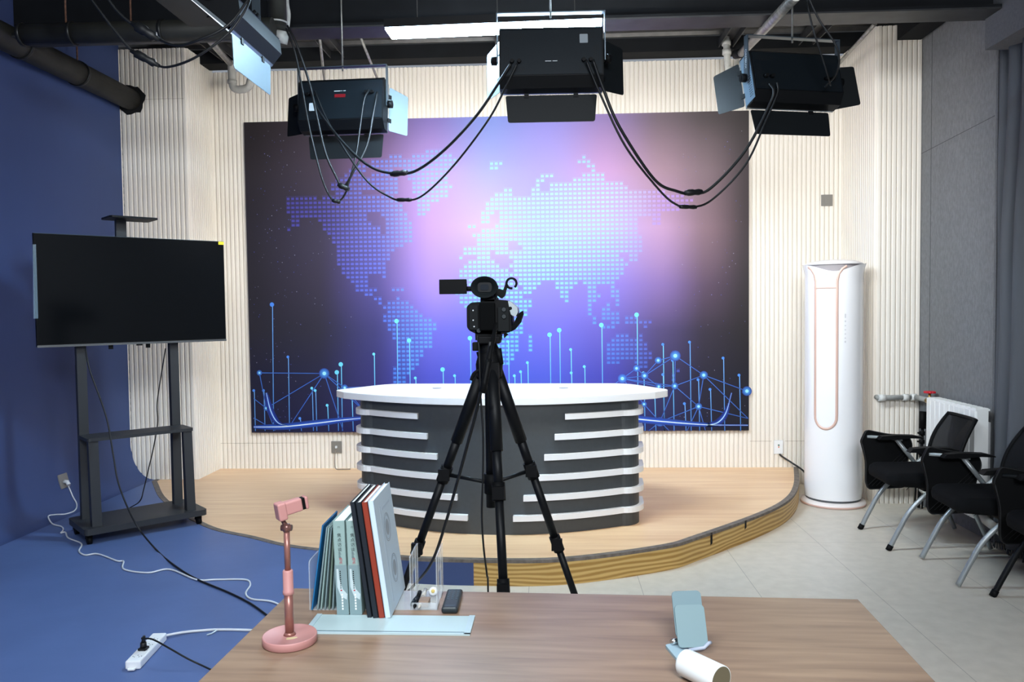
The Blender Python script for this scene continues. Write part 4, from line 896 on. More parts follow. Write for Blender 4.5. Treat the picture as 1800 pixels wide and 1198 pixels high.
# ------------------------------------------------------------------ chairs with folded writing tablets
def make_chair(label, loc, rz, leg_m, foot=True, tablet=True, back=True):
    t = thing('tablet_chair', label, 'chair', loc, rz=rz, group='folding chairs along the right wall')
    hw = .235
    # seat
    g = G(); P = round_poly([(-.30, -.16), (-.27, -.21), (.14, -.215), (.17, -.19), (.17, .19), (.14, .215), (-.27, .21), (-.30, .16)], .05, 5)
    vs = []; nP = len(P)
    for z, sc_ in ((.385, .93), (.395, .98), (.42, 1.0), (.448, .985), (.462, .93), (.465, .8)):
        for p in P:
            x, y = (p[0]+.065)*sc_-.065, p[1]*sc_; vs.append((x, y, z-.012*max(0, (-.18-x)/.12)**2*(1 if z > .43 else .6)-(.03 if z < .4 and x > .05 else 0)))
    g.add(vs, [(j*nP+k, j*nP+(k+1) % nP, (j+1)*nP+(k+1) % nP, (j+1)*nP+k) for j in range(5) for k in range(nP)], True)
    g.add(vs[:nP], [list(range(nP))[::-1]]); g.add(vs[-nP:], [list(range(nP))], True); g.obj('seat', seat_m, t, world=False)
    g = G(); g.box(-.1, .15, -.2, .2, .35, .384, b=.012); g.obj('seat_pan', black, t, world=False)
    # backrest: curved mesh panel in a frame
    g = G(); vs = []; nu, nv_ = 14, 12
    def bp(u, v, d=0):
        w = .20-.025*v+.012*math.sin(v*PI); y = (u*2-1)*w; x = .10+.115*v+.012*(1-(2*u-1)**2)-.02*math.sin(v*PI); return (x+d, y, .515+.27*v)
    for v in range(nv_+1):
        for u in range(nu+1): vs.append(bp(u/nu, v/nv_))
    g.add(vs, [(v*(nu+1)+u, v*(nu+1)+u+1, (v+1)*(nu+1)+u+1, (v+1)*(nu+1)+u) for v in range(nv_) for u in range(nu)], True)
    bk = g.obj('backrest', mesh_m, t, world=False)
    ed = [bp(u/10, 0) for u in range(11)]+[bp(1, v/10) for v in range(1, 11)]+[bp(1-u/10, 1) for u in range(1, 11)]+[bp(0, 1-v/10) for v in range(1, 11)]
    g = G(); g.tube(ed, .012, 8); g.obj('back_frame', black, bk, world=False)
    g = G(); vs = []
    for v in range(nv_+1):
        for u in (0, .16, .22+.1*math.sin(v/nv_*PI)): vs.append(bp(u, v/nv_, -.004))
    g.add(vs, [(v*3+u, v*3+u+1, v*3+u+4, v*3+u+3) for v in range(nv_) for u in range(2)], True); g.obj('side_pad', black, bk, world=False)
    # frame tubes
    for s_ in (-1, 1):
        y = s_*hw
        g = G(); P = cat_rom([(-.315, y, .012), (-.262, y, .12), (-.20, y, .235), (-.12, y, .325), (-.02, y, .395), (.08, y, .475), (.16, y, .54)], 6); g.tube(P, .0145, 12); fl = g.obj('front_leg', leg_m, t, world=False)
        if foot: g = G(); g.tube([(-.322, y, .0), (-.306, y, .032)], .0175, 12); g.obj('rubber_foot', black, fl, world=False)
        g = G(); P = cat_rom([(.03, y*.96, .44), (.10, y*.96, .36), (.17, y*.96, .26), (.24, y*.96, .12), (.285, y*.96, .012)], 5); g.tube(P, .0135, 12); g.obj('rear_leg', leg_m, t, world=False)
        # arm support and pad
        g = G(); g.tube([(.045, y+s_*.012, .43), (-.085, y+s_*.012, .60)], .014, 8); g.cyl((.03, y-.02*s_, .436), (.03, y+.03*s_, .436), .012, 10); g.obj('arm_support', silver if leg_m is silver else leg_m, t, world=False)
        g = G(); P = [(-.21, .602), (-.19, .625), (-.10, .633), (.02, .630), (.075, .617), (.078, .610), (.0, .612), (-.08, .606), (-.16, .602)]; g.prism(P, y-.028, y+.028, 'y'); g.obj('armrest', black, t, world=False)
    g = G(); g.tube([(-.02, -hw, .40), (-.02, hw, .40)], .010, 8); g.tube([(.15, -hw, .535), (.15, hw, .535)], .010, 8); g.obj('crossbar', leg_m, t, world=False)
    if tablet:
        y = hw+.06; P = round_poly([(-.30, .58), (-.265, .655), (-.13, .628), (.02, .615), (.045, .55), (.01, .45), (0, .27), (-.25, .255), (-.265, .30), (-.265, .45)], [.015, .02, .02, .03, .03, .03, .03, .02, .03, .05], 4)
        g = G(); g.prism(P, y, y+.014, 'y'); tb = g.obj('writing_tablet', black, t, world=False)
        g = G()
        for k in range(11):
            a = -.25+k*.028; g.tube([(a, y-.002, .28), (min(a+.30, .0), y-.002, .28+min(.30, -a)*.0+.30*min(1, (0-a)/.30))], .0022, 4)
        P2 = P+[P[0]]; g.tube([(p[0]*.97-.003, y-.002, p[1]) for p in P2], .004, 5)
        g.obj('ribs', blk_matte, tb, world=False)
        g = G(); g.tube([(-.255, y+.005, .61), (-.12, y-.02, .605), (-.05, hw, .60)], .011, 8); g.obj('tablet_hinge', leg_m, tb, world=False)
    return t
make_chair('black mesh chair with grey legs nearest the air conditioner, tablet folded down', (2.365, 5.165, 0), math.radians(-1), silver)
make_chair('middle black mesh chair with grey legs in the row by the radiator', (2.46, 4.505, 0), math.radians(-3), silver, foot=False)
make_chair('black chair with black legs nearest the camera, cut by the right edge', (2.545, 3.90, 0), math.radians(-4), black_m)

# ------------------------------------------------------------------ camcorder on a tripod
TY = 2.8
t = thing('tripod', 'black camera tripod standing in front of the news desk', 'tripod', (-.2, 2.8, 0))
ap = at(860, 640, TY)
legs = {'l': (at(849, 648, TY+.02), Vector((-.74, 3.02, 0))), 'r': (at(872, 648, TY+.02), Vector((.215, 3.05, 0))), 'f': (at(866, 652, TY-.05), Vector((-.125, 2.38, 0)))}
for k, (a, b) in legs.items():
    lk = {'l': (.30, .52, .76), 'r': (.29, .51, .75), 'f': (.305, .535, .77)}[k]
    g = G(); e = a.lerp(b, lk[0]); g.tube([a, a.lerp(b, .205)], .022, 14); g.tube([a.lerp(b, .19), e], .0165, 14); leg = g.obj('leg', black_m, t)
    rr = .0150
    for j, f0 in enumerate(lk):
        f1 = lk[j+1] if j < 2 else 1
        g = G(); g.tube([a.lerp(b, f0), a.lerp(b, f1)], rr, 12); g.obj('leg_section', black_m, leg); rr -= .002
        q = a.lerp(b, f0); g = G(); d = (b-a).normalized(); g.tube([q-d*.03, q+d*.03], .0225-.002*j, 12); s_ = Vector((-.03, 0, 0)) if k != 'r' else Vector((.03, 0, 0)); g.box(q.x-.02, q.x+.02, q.y-.03, q.y-.01, q.z-.02, q.z+.022); g.obj('leg_lock', black, leg)
    g = G(); g.tube([b+Vector((0, 0, .0)), b+(a-b).normalized()*.05], .016, 10); g.obj('rubber_foot', black, leg)
g = G(); cc = Vector((ap.x, TY, ap.z)); g.tube([cc+Vector((0, 0, .07)), (cc.x, TY, .80)], .017, 14); g.obj('centre_column', black_m, t)
g = G(); g.lathe([(.02, -.06), (.045, -.04), (.048, 0), (.04, .03), (.03, .05)], tuple(cc), 20)
for k, (a, b) in legs.items(): g.box(a.x-.022, a.x+.022, a.y-.02, a.y+.02, a.z-.03, a.z+.03)
g.obj('apex', black, t)
hub = Vector((cc.x+.004, TY, .905-.02))
g = G(); g.cyl(hub-Vector((0, 0, .035)), hub+Vector((0, 0, .035)), .028, 14); g.obj('spreader_hub', black, t)
for k, (a, b) in legs.items():
    f0 = {'l': .30, 'r': .29, 'f': .305}[k]; q = a.lerp(b, f0); g = G(); d = q-hub; n_ = Vector((-d.y, d.x, 0)).normalized()*.0; g.tube([hub, q], .0075, 8); g.obj('spreader_arm', black_m, t)
# fluid head with pan bar
g = G(); p = at(858, 612, TY); g.lathe([(.028, -.045), (.034, -.03), (.034, .0), (.026, .02), (.03, .05)], (cc.x, TY, p.z-.0), 20)
q = at(838, 608, TY); g.box(q.x-.014, q.x+.014, TY-.02, TY+.02, q.z-.016, q.z+.014, b=.004); g.box(cc.x-.045, cc.x+.045, TY-.03, TY+.03, p.z+.03, p.z+.065)
q = at(868, 632, TY); g.cyl(q, q+Vector((.02, 0, 0)), .016, 12); hd_ = g.obj('fluid_head', black, t)
g = G(); g.cyl(at(846, 622, TY), at(839, 624, TY), .012, 10); g.cyl(at(876, 612, TY-.02), at(880, 640, TY-.02), .011, 10); g.obj('head_knob', black, hd_)
g = G(); g.box(at(842, 600, TY).x, at(880, 600, TY).x, TY-.045, TY+.06, at(860, 603, TY).z, at(860, 590, TY).z, b=.004); g.prism([(at(880, 0, TY).x-.002, at(0, 592, TY).z), (at(884, 0, TY).x+.004, at(0, 597, TY).z), (at(880, 0, TY).x-.002, at(0, 603, TY).z)], TY-.02, TY+.02, 'y'); g.obj('quick_release_plate', black, t)
g = G(); P = cat_rom([at(872, 570, TY-.10), at(866, 600, TY-.20), at(858, 640, TY-.26), at(848, 690, TY-.28)], 5); g.tube(P, .008, 10); g.tube([P[-7], P[-1]], .011, 10); g.obj('pan_bar', black, t)
g = G(); g.tube(cat_rom([at(846, 648, TY-.03), at(833, 656, TY-.03), at(828, 668, TY-.03)], 4), .0055, 8); g.tube([at(828, 668, TY-.03), at(838, 652, TY-.03)], .004, 8); g.obj('carry_strap', black, t)
# camcorder
bc = at(862, 556, TY)
t = thing('camcorder', 'black video camcorder with flip screen and big eyecup on the tripod', 'video camera', tuple(bc))
def X(px): return at(px, 556, TY).x
def Z(py): return at(862, py, TY).z
g = G(); P = round_poly([(X(822), Z(538)), (X(830), Z(531)), (X(852), Z(530)), (X(853), Z(528)), (X(870), Z(526)), (X(893), Z(528)), (X(897), Z(534)), (X(900), Z(576)), (X(898), Z(583)), (X(884), Z(587)), (X(838), Z(586)), (X(826), Z(580)), (X(822), Z(574))], .006, 3)
g.prism(P, TY-.03, TY+.20, 'y'); body = g.obj('body', black, t)
g = G(); g.box(X(845), X(872), TY-.055, TY-.03, Z(580), Z(532), b=.004); g.obj('battery', mat('battery_black', '040506', .8, spec=.1), t)
g = G(); g.box(X(826), X(842), TY-.036, TY-.03, Z(579), Z(536), b=.002); g.obj('side_panel', mat('panel_black', '0b0f11', .6, spec=.2), body); g = G(); g.box(X(876), X(896), TY-.038, TY-.03, Z(582), Z(540), b=.002); g.obj('side_panel', mat('panel_black', '0b0f11', .6, spec=.2), body)
g = G()
for x, y in ((833.5, 545), (833.5, 562), (835, 573)): g.lathe([(.0028, 0), (.002, .002)], (0, 0, 0), 10, Matrix.Translation((X(x), TY-.037, Z(y))) @ Matrix.Rotation(PI/2, 4, 'X'))
g.obj('bright_buttons', lab_w, body)
g = G(); g.lathe([(.009, 0), (.007, .004)], (0, 0, 0), 16, Matrix.Translation((X(843), TY-.037, Z(580))) @ Matrix.Rotation(PI/2, 4, 'X')); g.lathe([(.009, 0), (.007, .004)], (0, 0, 0), 16, Matrix.Translation((X(887), TY-.039, Z(544))) @ Matrix.Rotation(PI/2, 4, 'X')); g.lathe([(.009, 0), (.007, .004)], (0, 0, 0), 16, Matrix.Translation((X(887), TY-.039, Z(556))) @ Matrix.Rotation(PI/2, 4, 'X')); g.obj('dials', mat('dial_grey', '22282b', .4), body)
g = G(); M = Matrix.Translation((X(862), TY+.20, Z(556))) @ Matrix.Rotation(-PI/2, 4, 'X'); g.lathe([(.045, 0), (.05, .02), (.05, .09), (.058, .095), (.058, .14), (.05, .14), (.045, .12)], (0, 0, 0), 28, M); g.obj('lens', black, t)
# grip side
g = G(); P = round_poly([(X(894), Z(529)), (X(898), Z(530)), (X(910), Z(541)), (X(911), Z(549)), (X(907), Z(557)), (X(899), Z(553)), (X(897), Z(545))], .003, 3); g.prism(P, TY-.032, TY+.12, 'y'); g.obj('grip', mat('grip_grey', 'aab4b8', .35, .3), t)
g = G(); g.lathe([(.006, 0), (.004, .003)], (0, 0, 0), 14, Matrix.Translation((X(898), TY-.0325, Z(542))) @ Matrix.Rotation(PI/2, 4, 'X')); g.obj('record_button', black, t)
g = G(); P = [(X(918), Z(547)), (X(919), Z(553)), (X(914), Z(568)), (X(904), Z(580)), (X(898), Z(583)), (X(897), Z(577)), (X(903), Z(568)), (X(909), Z(556)), (X(912), Z(551))]; g.prism(P, TY-.01, TY+.11, 'y'); g.obj('hand_strap', seat_m, t)
# handle, viewfinder, flip screen, microphone holder
g = G(); g.box(X(846), X(872), TY-.03, TY+.16, Z(531), Z(522), b=.003); g.box(X(850), X(868), TY-.03, TY+.0, Z(524), Z(508)); g.box(X(848), X(870), TY+.0, TY+.22, Z(512), Z(498), b=.005); g.box(X(850), X(868), TY+.17, TY+.21, Z(530), Z(505)); g.obj('handle', black, t)
ec = Vector((X(854), TY-.05, Z(505)))
g = G(); M = Matrix.Translation(ec) @ Matrix.Rotation(PI/2, 4, 'X') @ Matrix.Scale(.80, 4, (0, 1, 0)); g.lathe([(.022, -.05), (.03, -.03), (.046, .0), (.047, .004), (.044, .004), (.030, -.012), (.022, -.016)], (0, 0, 0), 36, M); ev = g.obj('eyecup', mat('eyecup_rubber', '0e1315', .7, spec=.15), t)
g = G(); P = round_poly([(-.024, -.0165), (.022, -.0165), (.026, 0), (.022, .0165), (-.024, .0165)], .012, 5); g.prism(P, .012, .020, 'y', M=Matrix.Translation(ec)); g.obj('eyepiece', mat('eyepiece_black', '0c0f12', .3), ev)
g = G(); g.prism([(p[0]*.6, p[1]*.6) for p in P], .009, .0121, 'y', M=Matrix.Translation(ec)); g.obj('viewfinder_glass', mat('viewfinder_glass', '20252c', .1), ev)
g = G(); g.tube([ec+Vector((0, .04, 0)), ec+Vector((0, .12, -.005))], .024, 16); g.obj('viewfinder_tube', black, t)
g = G(); g.box(X(774), X(822), TY-.02, TY-.008, Z(516), Z(490), b=.002); sc_ = g.obj('flip_screen', mat('flip_screen_black', '040507', .5, spec=.15), t)
g = G(); g.tube([(X(822), TY-.012, Z(507)), (X(833), TY-.005, Z(507))], .009, 10); g.tube([(X(820), TY-.012, Z(498)), (X(820), TY-.012, Z(502))], .005, 8); g.obj('screen_hinge', black, sc_)
g = G(); g.prism(round_poly([(X(870), Z(516)), (X(877), Z(507)), (X(890), Z(511)), (X(888), Z(519)), (X(882), Z(525))], .004, 3), TY+.0, TY+.04, 'y'); g.prism([(X(884), Z(511)), (X(889), Z(513)), (X(894), Z(501)), (X(889), Z(498))], TY+.01, TY+.03, 'y'); mh = g.obj('microphone_mount', black, t)
g = G(); rc = (X(899.5), Z(498)); P = [(rc[0]+math.cos(a)*.0175, TY+.01, rc[1]+math.sin(a)*.0175) for a in [2*PI*k/28-.9 for k in range(27)]]; g.tube(P, .0042, 8); g.obj('microphone_ring', black, mh)
cable('camera_cable', 'black cable hanging from the camcorder down beside the front tripod leg', [at(838, 584, TY-.02), at(842, 610, TY-.05), at(843, 640, TY-.08), at(845, 700, 2.72), at(849, 760, 2.72), at(849, 830, 2.74), at(847, 900, 2.76), at(850, 960, 2.8), at(856, 1010, 2.85), at(858, 1040, 2.9), onz(860, 1300, .005)], .0035, cable_b)
cable('camera_cable', 'thick black cable slanting from the tripod head to the lower left', [at(862, 600, TY-.22), at(851, 660, TY-.2), at(838, 720, TY-.1), at(822, 780, 2.75), at(803, 850, 2.8), at(780, 930, 2.9), at(760, 985, 3.0), at(735, 1020, 3.2), onz(690, 1065, .005), onz(660, 1085, .005)], .0055, cable_b)

# ------------------------------------------------------------------ table in the foreground
TZ = .75
pA, pB = onz(517, 1033, TZ), onz(1508, 1052.3, TZ); dT = Vector((pB.x-pA.x, pB.y-pA.y, 0)); TA = math.atan2(dT.y, dT.x); TL = dT.length
t = thing('wooden_table', 'brown wood-grain table in the foreground holding books and phone stands', 'table', (pA.x, pA.y, 0), rz=TA)
g = G(); g.box(0, TL, -.80, 0, TZ-.028, TZ, b=.002); g.obj('tabletop', table_w, t, world=False)
edge = mat('table_edge', '6f5a4a', .5)
for x in (.05, TL-.075): 
    g = G(); g.box(x, x+.025, -.76, -.05, 0, TZ-.029); g.obj('side_panel', edge, t, world=False)
g = G(); g.box(.076, TL-.076, -.09, -.07, .35, TZ-.029); g.obj('modesty_panel', edge, t, world=False)
TS = 1411.35
# pink phone stand
pc = onz(509.3, 1114.5, TZ+.018)
t = thing('pink_phone_stand', 'pink telescopic phone stand with round base on the table\'s left side', 'phone stand', (pc.x, pc.y, TZ))
g = G(); g.lathe([(.0, .0005), (.058, .0005), (.0605, .003), (.0605, .017), (.0592, .0195), (.0578, .0185), (.0, .0175)], (pc.x, pc.y, TZ), 56); g.obj('base', pink, t)
g = G(); g.prism(round_poly([(-.012, -.008), (.012, -.008), (.012, .008), (-.012, .008)], .006), .0176, .018, 'z', M=Matrix.Translation((pc.x+.012, pc.y-.022, TZ)) @ Matrix.Rotation(.3, 4, 'Z')); g.obj('round_sticker', mat('yellow_print', 'c8b68c', .6), t)
def pz(py, dx=0): return at(509, py, pc.y).z
tipx = at(503, 930, pc.y).x
def pol(z): u = (z-TZ)/(pz(930)-TZ); return Vector((pc.x+(tipx-pc.x)*u*.6, pc.y, z))
g = G(); g.lathe([(.014, .018), (.0105, .024)], (pc.x, pc.y, TZ), 20); g.tube([pol(TZ+.018), pol(pz(1035))], .0098, 20); g.obj('lower_tube', pink_d, t)
g = G(); g.tube([pol(pz(1044)), pol(pz(1043)), pol(pz(1037)), pol(pz(1036)), pol(pz(1003)), pol(pz(1001))], .012, 22, True, [.011, .0125, .0125, .0115, .0115, .010]); g.obj('collar', pink, t)
g = G(); g.tube([pol(pz(1005)), pol(pz(934))], .0068, 18); g.obj('upper_tube', pink_d, t)
j0 = pol(pz(927)); g = G(); g.lathe([(.0, -.011), (.008, -.008), (.011, 0), (.008, .008), (0, .011)], tuple(j0), 18); g.cyl(j0+Vector((-.012, 0, 0)), j0+Vector((.012, 0, 0)), .007, 14); g.obj('ball_joint', mat('rose_dark', '7c5852', .3, .5), t)
h0 = at(494, 907, pc.y); g = G(); g.tube([j0, h0], .005, 12); g.obj('neck', mat('rose_dark', '7c5852'), t)
hb0, hb1 = at(489, 898, pc.y-.012), at(539, 882, pc.y+.03)
d = (hb1-hb0); dn = d.normalized(); up = Vector((0, 0, 1)); up = (up-dn*up.dot(dn)).normalized(); sd = dn.cross(up)
M = Matrix((dn, sd, up)).transposed().to_4x4(); M.translation = hb0; Lh = d.length
g = G(); g.box(.0, Lh*.80, -.011, .011, -.014, .016, M=M, b=.004); g.box(-.004, .016, -.016, .014, -.022, .018, M=M, b=.004); h_ = g.obj('clamp_body', pink, t)
g = G(); g.box(Lh*.80, Lh*.9, -.009, .009, -.012, .014, M=M); g.obj('rubber_pad', black, h_)
g = G(); g.box(Lh*.9, Lh*1.02, -.013, .011, -.014, .016, M=M, b=.004); g.obj('clamp_jaw', pink, h_)

# books
def book(name, label, px, py, w, dpt, h, lean, rz, cover, spine=None, cat='book', group=None, z0=TZ+.0032, cover_t=.0015, pages=True, block=None):
    p = onz(px, py, z0)
    t = thing(name, label, cat, (p.x, p.y, z0), rz=rz, ry=lean, group=group)
    g = G(); g.box(0, cover_t, 0, dpt, 0, h); g.box(w-cover_t, w, 0, dpt, 0, h); g.box(0, w, 0, cover_t, 0, h); cv_ = g.obj('cover', cover, t, world=False)
    g = G(); g.box(cover_t, w-cover_t, cover_t, dpt-.002, .002, h-.003); g.obj('pages', block or paper, t, world=False)
    return t, cv_
RB = math.radians(1)
GR = 'matching pale green hardback books'
# thin booklets leaning right in the left of the holder
specs = [(547, 1071, .0035, .145, .215, 8.5, blue_cv, 'thin blue booklet at the far left of the book row', TZ+.0045), (557, 1070, .004, .145, .208, 7.6, mint_d, 'thin grey booklet just right of the blue booklet', TZ+.0045),
         (563, 1070, .004, .145, .207, 6.6, mint, 'pale green thin booklet, third from the left of the row', TZ+.0045), (570, 1070, .0035, .145, .206, 5.6, mint_d, 'grey-green thin booklet, fourth from the left of the row', TZ+.0045),
         (577, 1070, .0045, .145, .206, 4.6, green_cv, 'dull green thin booklet, fifth from the left of the row', TZ+.0045), (583.5, 1070, .004, .145, .205, 4.0, mint_d, 'thin grey booklet leaning on the first green hardback', TZ+.0045)]
for px, py, w, dp, h, ln, m, lb, z0 in specs:
    book('thin_booklet', lb, px, py, w, dp, h, math.radians(ln), RB, m, z0=z0, cat='booklet', group='thin booklets at the left of the row', cover_t=.0008)
for k, px in enumerate((592.5, 615.5)):
    lb = ('left of the two thick pale green hardbacks with black Chinese spine title', 'right of the two thick pale green hardbacks, touching the dark folders')[k]
    t, cvr = book('hardback_book', lb, px, 1080, .0295, .165, .2325, math.radians(-1.6), RB, mint, group=GR)
    w, h = .0295, .2325
    g = G(); M = Matrix(((1, 0, 0, 0), (0, 0, -1, 0), (0, 1, 0, 0), (0, 0, 0, 1)))
    g.quad((0, -.0004, 0), (w, -.0004, 0), (w, -.0004, h*.53), (0, -.0004, h*.53)); g.obj('lower_band', mint_d, cvr, world=False)
    g = G(); g.prism([(.004, h*.49), (.004, h*.30), (.012, h*.20), (.026, h*.16), (.028, h*.22), (.018, h*.27), (.010, h*.38), (.009, h*.49)], -.0008, -.0005, 'y'); g.obj('pale_curve', mat('pale_curve', 'bccdd0', .6), cvr, world=False)
    g = G()
    for i, ch in enumerate('焦点访谈'): text_mesh(g, ch, .0105, Matrix.Translation((w/2, -.0006, h*(.845-.05*i))) @ M)
    text_mesh(g, '(•)', .006, Matrix.Translation((w/2, -.0006, h*.935)) @ M); g.obj('spine_title', ink, cvr, world=False)
    g = G()
    for i in range(2):
        zc_ = h*(.658-.036*i)
        for k in range(3): g.box(w/2-.004, w/2+.003-.001*k, -.0009, -.0006, zc_-.003+.0025*k, zc_-.002+.0025*k)
        g.box(w/2-.0012, w/2, -.0009, -.0006, zc_-.0035, zc_+.0035)
    g.obj('spine_subtitle', ink_g, cvr, world=False)
    g = G()
    for i in range(2): text_mesh(g, '热点'[i], .0085, Matrix.Translation((w/2+.001, -.0006, h*(.59-.034*i))) @ M)
    g.box(w/2-.003, w/2+.001, -.0009, -.0006, h*.255, h*.268); g.obj('red_characters', ink_r, cvr, world=False)
    g = G()
    for i in range(9): g.box(w/2-.003, w/2-.0005, -.0009, -.0006, h*(.47-.022*i)-.003, h*(.47-.022*i))
    g.obj('small_print', ink, cvr, world=False)
    g = G()
    for i in range(6): g.box(w/2-.0015, w/2+.0025, -.0009, -.0006, h*(.225-.03*i)-.005, h*(.225-.03*i))
    g.obj('publisher_line', ink_w, cvr, world=False)
LN = math.radians(-7.5)
book('dark_folder', 'navy folder leaning beside the green hardbacks, left of the pair', 646, 1085, .011, .20, .285, LN, RB, navy, cat='folder', group='dark document folders')
book('dark_folder', 'navy folder leaning against the red-spined folder, right of the pair', 656, 1086, .013, .20, .285, LN, RB, navy, cat='folder', group='dark document folders')
book('red_folder', 'folder with a brick-red spine leaning in the book row', 666.5, 1086, .0135, .20, .285, LN, RB, brick_red, cat='folder')
t, cv_ = book('white_binder', 'ice-blue booklet with grey ring emblem at the right end of the row', 677.5, 1086, .014, .21, .288, LN, RB, ice, cat='binder')
g = G()
for (cy, cz, r1, s_) in ((.105, .195, .036, 1), (.12, .085, .036, 1)):
    for ra, rb in ((r1, r1-.0022), (r1-.005, r1-.0065), (r1*.56, 0)):
        n = 32; vs = []
        for k in range(n): a = 2*PI*k/n; vs += [(.0145, cy+math.cos(a)*ra, cz+math.sin(a)*ra), (.0145, cy+math.cos(a)*rb, cz+math.sin(a)*rb)]
        g.add(vs, [(2*k, (2*k+2) % (2*n), (2*k+3) % (2*n), 2*k+1) for k in range(n)])
g.obj('ring_emblem', ring_g, cv_, world=False)
g = G(); g.box(.0141, .0143, .05, .06, .02, .26); g.box(.0141, .0143, .07, .17, .245, .252); g.obj('cover_print', mat('faint_print', 'b6c8d6', .5), cv_, world=False)

# clear acrylic holder
hp = onz(544, 1072, TZ)
t = thing('acrylic_book_holder', 'clear acrylic desk organiser holding the book row', 'organiser', (hp.x, hp.y, TZ), rz=RB)
Lx = onz(768, 1070, TZ).x-hp.x
def upright(x, hgt, win=True):
    g = G(); P = round_poly([(0, 0), (.125, 0), (.125, hgt), (.0, hgt)], [0, 0, .02, .012], 4)
    if win:
        q0, q1, z0_, z1_ = .045, .085, .01, hgt*.62
        g.prism([(0, 0), (q0, 0), (q0, hgt), (.0, hgt)], x, x+.003, 'x'); g.prism([(q1, 0), (.125, 0), (.125, hgt*.98), (q1, hgt)], x, x+.003, 'x'); g.prism([(q0, z1_), (q1, z1_), (q1, hgt), (q0, hgt)], x, x+.003, 'x')
    else: g.prism(P, x, x+.003, 'x')
    g.obj('upright_panel', acryl, t, world=False)
upright(0, .125, False); upright(Lx-.066, .135); upright(Lx, .135)
g = G(); g.box(.003, Lx, 0, .13, .0003, .0028); g.obj('base_plate', acryl, t, world=False)
g = G(); g.box(Lx-.062, Lx-.001, 0.0, .003, .003, .018); g.obj('front_lip', acryl, t, world=False)
# pens in the tray
for k, (x0, y0, x1, y1, m, lb) in enumerate(((728, 1068, 738, 1040, black, 'black ballpoint pen lying in the acrylic tray'), (736, 1068, 748, 1036, mat('clear_pen', 'b8b4ac', .2), 'pale transparent pen beside the black pen in the tray'), (722, 1064, 733, 1050, navy, 'short dark pen at the left of the acrylic tray'))):
    a = onz(x0, y0, TZ+.010); b = onz(x1, y1, TZ+.020); t = thing('pen', lb, 'pen', tuple(a)); d = (b-a)
    g = G(); g.tube([a, a+d*.08, a+d*.12, a+d*.9], .005, 10, True, [.0015, .0035, .0048, .0048]); g.obj('barrel', m, t); g = G(); g.tube([a+d*.62, b], .0056, 10); g.obj('cap', m if k else black, t)
q = onz(745, 1062, TZ+.012); t = thing('rubber_eraser', 'small brown block in the acrylic tray', 'eraser', tuple(q)); g = G(); g.box(q.x-.014, q.x+.012, q.y, q.y+.035, TZ+.004, TZ+.02, b=.003); g.obj('eraser_body', mat('brown_block', '8a7464', .6), t)
q = onz(757, 1046, TZ+.01); t = thing('correction_tape', 'small white and yellow tape dispenser behind the tray', 'tape', tuple(q)); g = G(); g.lathe([(0, -.006), (.010, -.006), (.0115, 0), (.010, .006), (0, .006)], (q.x+.004, q.y+.02, TZ+.014), 18, Matrix.Rotation(1.2, 4, 'X')); g.obj('tape_body', white_p, t)
g = G(); g.lathe([(0, -.007), (.006, -.007), (.005, .007), (0, .007)], (q.x+.004, q.y+.02, TZ+.014), 12, Matrix.Rotation(1.2, 4, 'X')); g.obj('yellow_core', mat('yellow_core', 'd8c070', .5), t)
# remote control
a = onz(790, 1071, TZ+.012); b = onz(800, 1037, TZ+.012); rz = math.atan2((b-a).y, (b-a).x); Lr = Vector((b.x-a.x, b.y-a.y)).length
t = thing('remote_control', 'black remote control lying right of the acrylic organiser', 'remote control', (a.x, a.y, TZ), rz=rz)
g = G(); g.box(0, Lr, -.0205, .0205, .001, .017, b=.006); rb_ = g.obj('body', mat('remote_black', '20282c', .4), t, world=False)
g = G()
for i in range(6):
    for j in (-1, 0, 1): g.lathe([(.0032, 0), (.0028, .0012)], (Lr*(.45+.09*i), j*.011, .017), 10)
g.obj('buttons', mat('button_grey', '4c5860', .5), rb_, world=False)
g = G(); g.box(Lr*.1, Lr*.13, -.012, .012, .017, .0174); g.obj('printed_mark', mat('button_grey', '4c5860', .5), rb_, world=False)

# pale desk mat / tray under the row
p = [onz(x, y, TZ+.004) for x, y in ((533, 1110), (826, 1115), (839, 1078), (560, 1075))]
t = thing('desk_tray', 'flat pale blue framed tray lying in front of the books', 'tray', (p[0].x, p[0].y, TZ), rz=0)
# built behind the row: shallow, so that the books stand over its back edge
x0, x1, y0, y1 = p[0].x, p[1].x, (p[0].y+p[1].y)/2, (p[0].y+p[1].y)/2+.118
y1 = onz(700, 1083, TZ).y - .003
M = Matrix.Translation(((x0+x1)/2, y0, TZ)) @ Matrix.Rotation(math.radians(-.6), 4, 'Z'); hx = (x1-x0)/2; D = y1-y0+.004
g = G(); g.box(-hx, hx, 0, D, .0002, .003, M=M); g.obj('plate', ice2, t)
g = G()
g.box(-hx, hx, 0, .006, .003, .005, M=M); g.box(-hx, -hx+.012, 0, D, .003, .005, M=M); g.box(hx-.014, hx, 0, D, .003, .005, M=M); g.obj('raised_rim', mat('tray_rim', 'b2c8d0', .3), t)
g = G(); g.box(-hx+.012, hx-.014, .0115, .0142, .003, .0034, M=M); g.obj('groove_line', mat('groove_dark', '3e5662', .5), t)

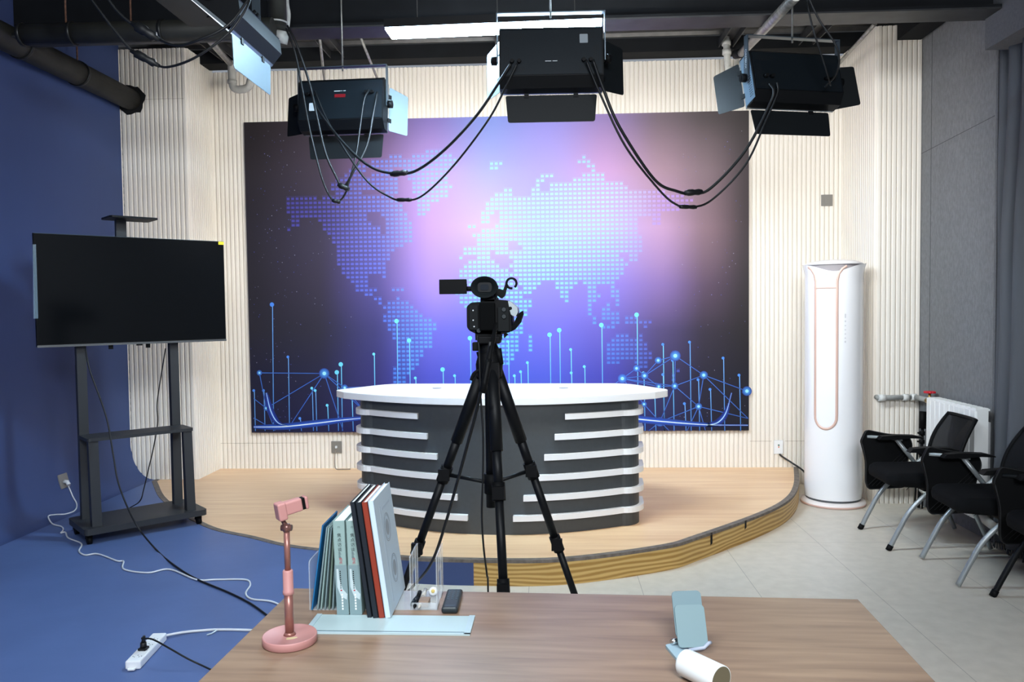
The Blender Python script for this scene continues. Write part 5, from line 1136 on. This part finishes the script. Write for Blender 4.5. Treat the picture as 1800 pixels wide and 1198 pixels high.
# folding phone holder at the right
t0 = onz(1215, 1143, TZ)
t = thing('folding_phone_holder', 'grey-teal folding phone holder standing open on the table', 'phone stand', (t0.x, t0.y, TZ))
def P3(x, y, Y): return at(x, y, Y)
yb = onz(1225, 1148, TZ).y
bl = Vector((onz(1196, 1148, TZ+.012).x, yb-.0, TZ+.012)); br_ = Vector((onz(1248, 1143, TZ+.012).x, yb+.006, TZ+.012))
dn = (br_-bl).normalized(); lean = Vector((-.115, .42, .90)).normalized(); lean = (lean-dn*lean.dot(dn)).normalized(); nn = dn.cross(lean)
M = Matrix((dn, lean, nn)).transposed().to_4x4(); M.translation = bl; Wd = (br_-bl).length
g = G(); g.prism(round_poly([(0, 0), (Wd, 0), (Wd, .088), (0, .088)], .011, 5), 0, .003, 'z', M=M); g.obj('front_flap', teal_p, t)
g = G(); g.prism(round_poly([(.0, .02), (Wd*.99, .02), (Wd*.99, .118), (.0, .118)], .011, 5), -.0045, -.0012, 'z', M=M @ Matrix.Translation((-.002, 0, 0))); g.obj('rear_panel', mat('teal_shade', '647f87', .5), t)
g = G(); q0, q1, q2, q3 = onz(1169, 1133, TZ+.006), onz(1200, 1127, TZ+.006), onz(1232, 1160, TZ+.006), onz(1198, 1168, TZ+.006)
M2 = Matrix.Identity(4); g.prism(round_poly([(q.x, q.y) for q in (q0, q1, q2, q3)], .006, 4), TZ+.0005, TZ+.007, 'z'); bs = g.obj('base_plate', mat('base_pale', '9db6c1', .4), t)
g = G(); a = onz(1180, 1128, TZ+.014); b = onz(1196, 1124, TZ+.014); g.cyl(a, b, .006, 12); g.box(b.x-.004, b.x+.006, b.y-.006, b.y+.006, TZ+.006, TZ+.03); g.obj('hinge', chrome, bs)
g = G(); a = bl.lerp(br_, .35); g.tube([a+Vector((0, -.004, -.004)), br_+Vector((-.01, -.006, .001)), br_+Vector((.0, -.003, .010)), br_+Vector((.006, .004, .008))], .004, 8); g.obj('support_lip', mat('lip_lilac', 'a9b2c4', .4), t)
# white cylinder lying on the table
rc = .0275
a = onz(1202, 1163, TZ+rc); b = onz(1262, 1192, TZ+rc); d = Vector((b.x-a.x, b.y-a.y, 0)).normalized(); a2 = Vector((a.x, a.y, TZ+rc+.0005)); b2 = a2+d*.098
t = thing('white_cylinder', 'white cylindrical speaker lying on its side on the table front', 'speaker', (a2.x, a2.y, TZ))
g = G(); g.tube([a2, a2+d*.002, a2+d*.007, b2-d*.004, b2], rc, 40, True, [rc*.84, rc*.95, rc, rc, rc*.985]); g.obj('shell', mat('shell_white', 'eef4f5', .35), t)
g = G(); g.tube([b2-d*.0001, b2+d*.0006], rc*.93, 36); e_ = g.obj('end_cap', mat('end_olive', '6a6450', .45), t)
n_ = Vector((-d.y, d.x, 0)); g = G(); q = b2+Vector((0, 0, -rc*.8))+n_*(-.014); g.lathe([(0, -.003), (.003, 0), (0, .003)], tuple(q+d*.003), 10); g.obj('chrome_stud', chrome, e_)
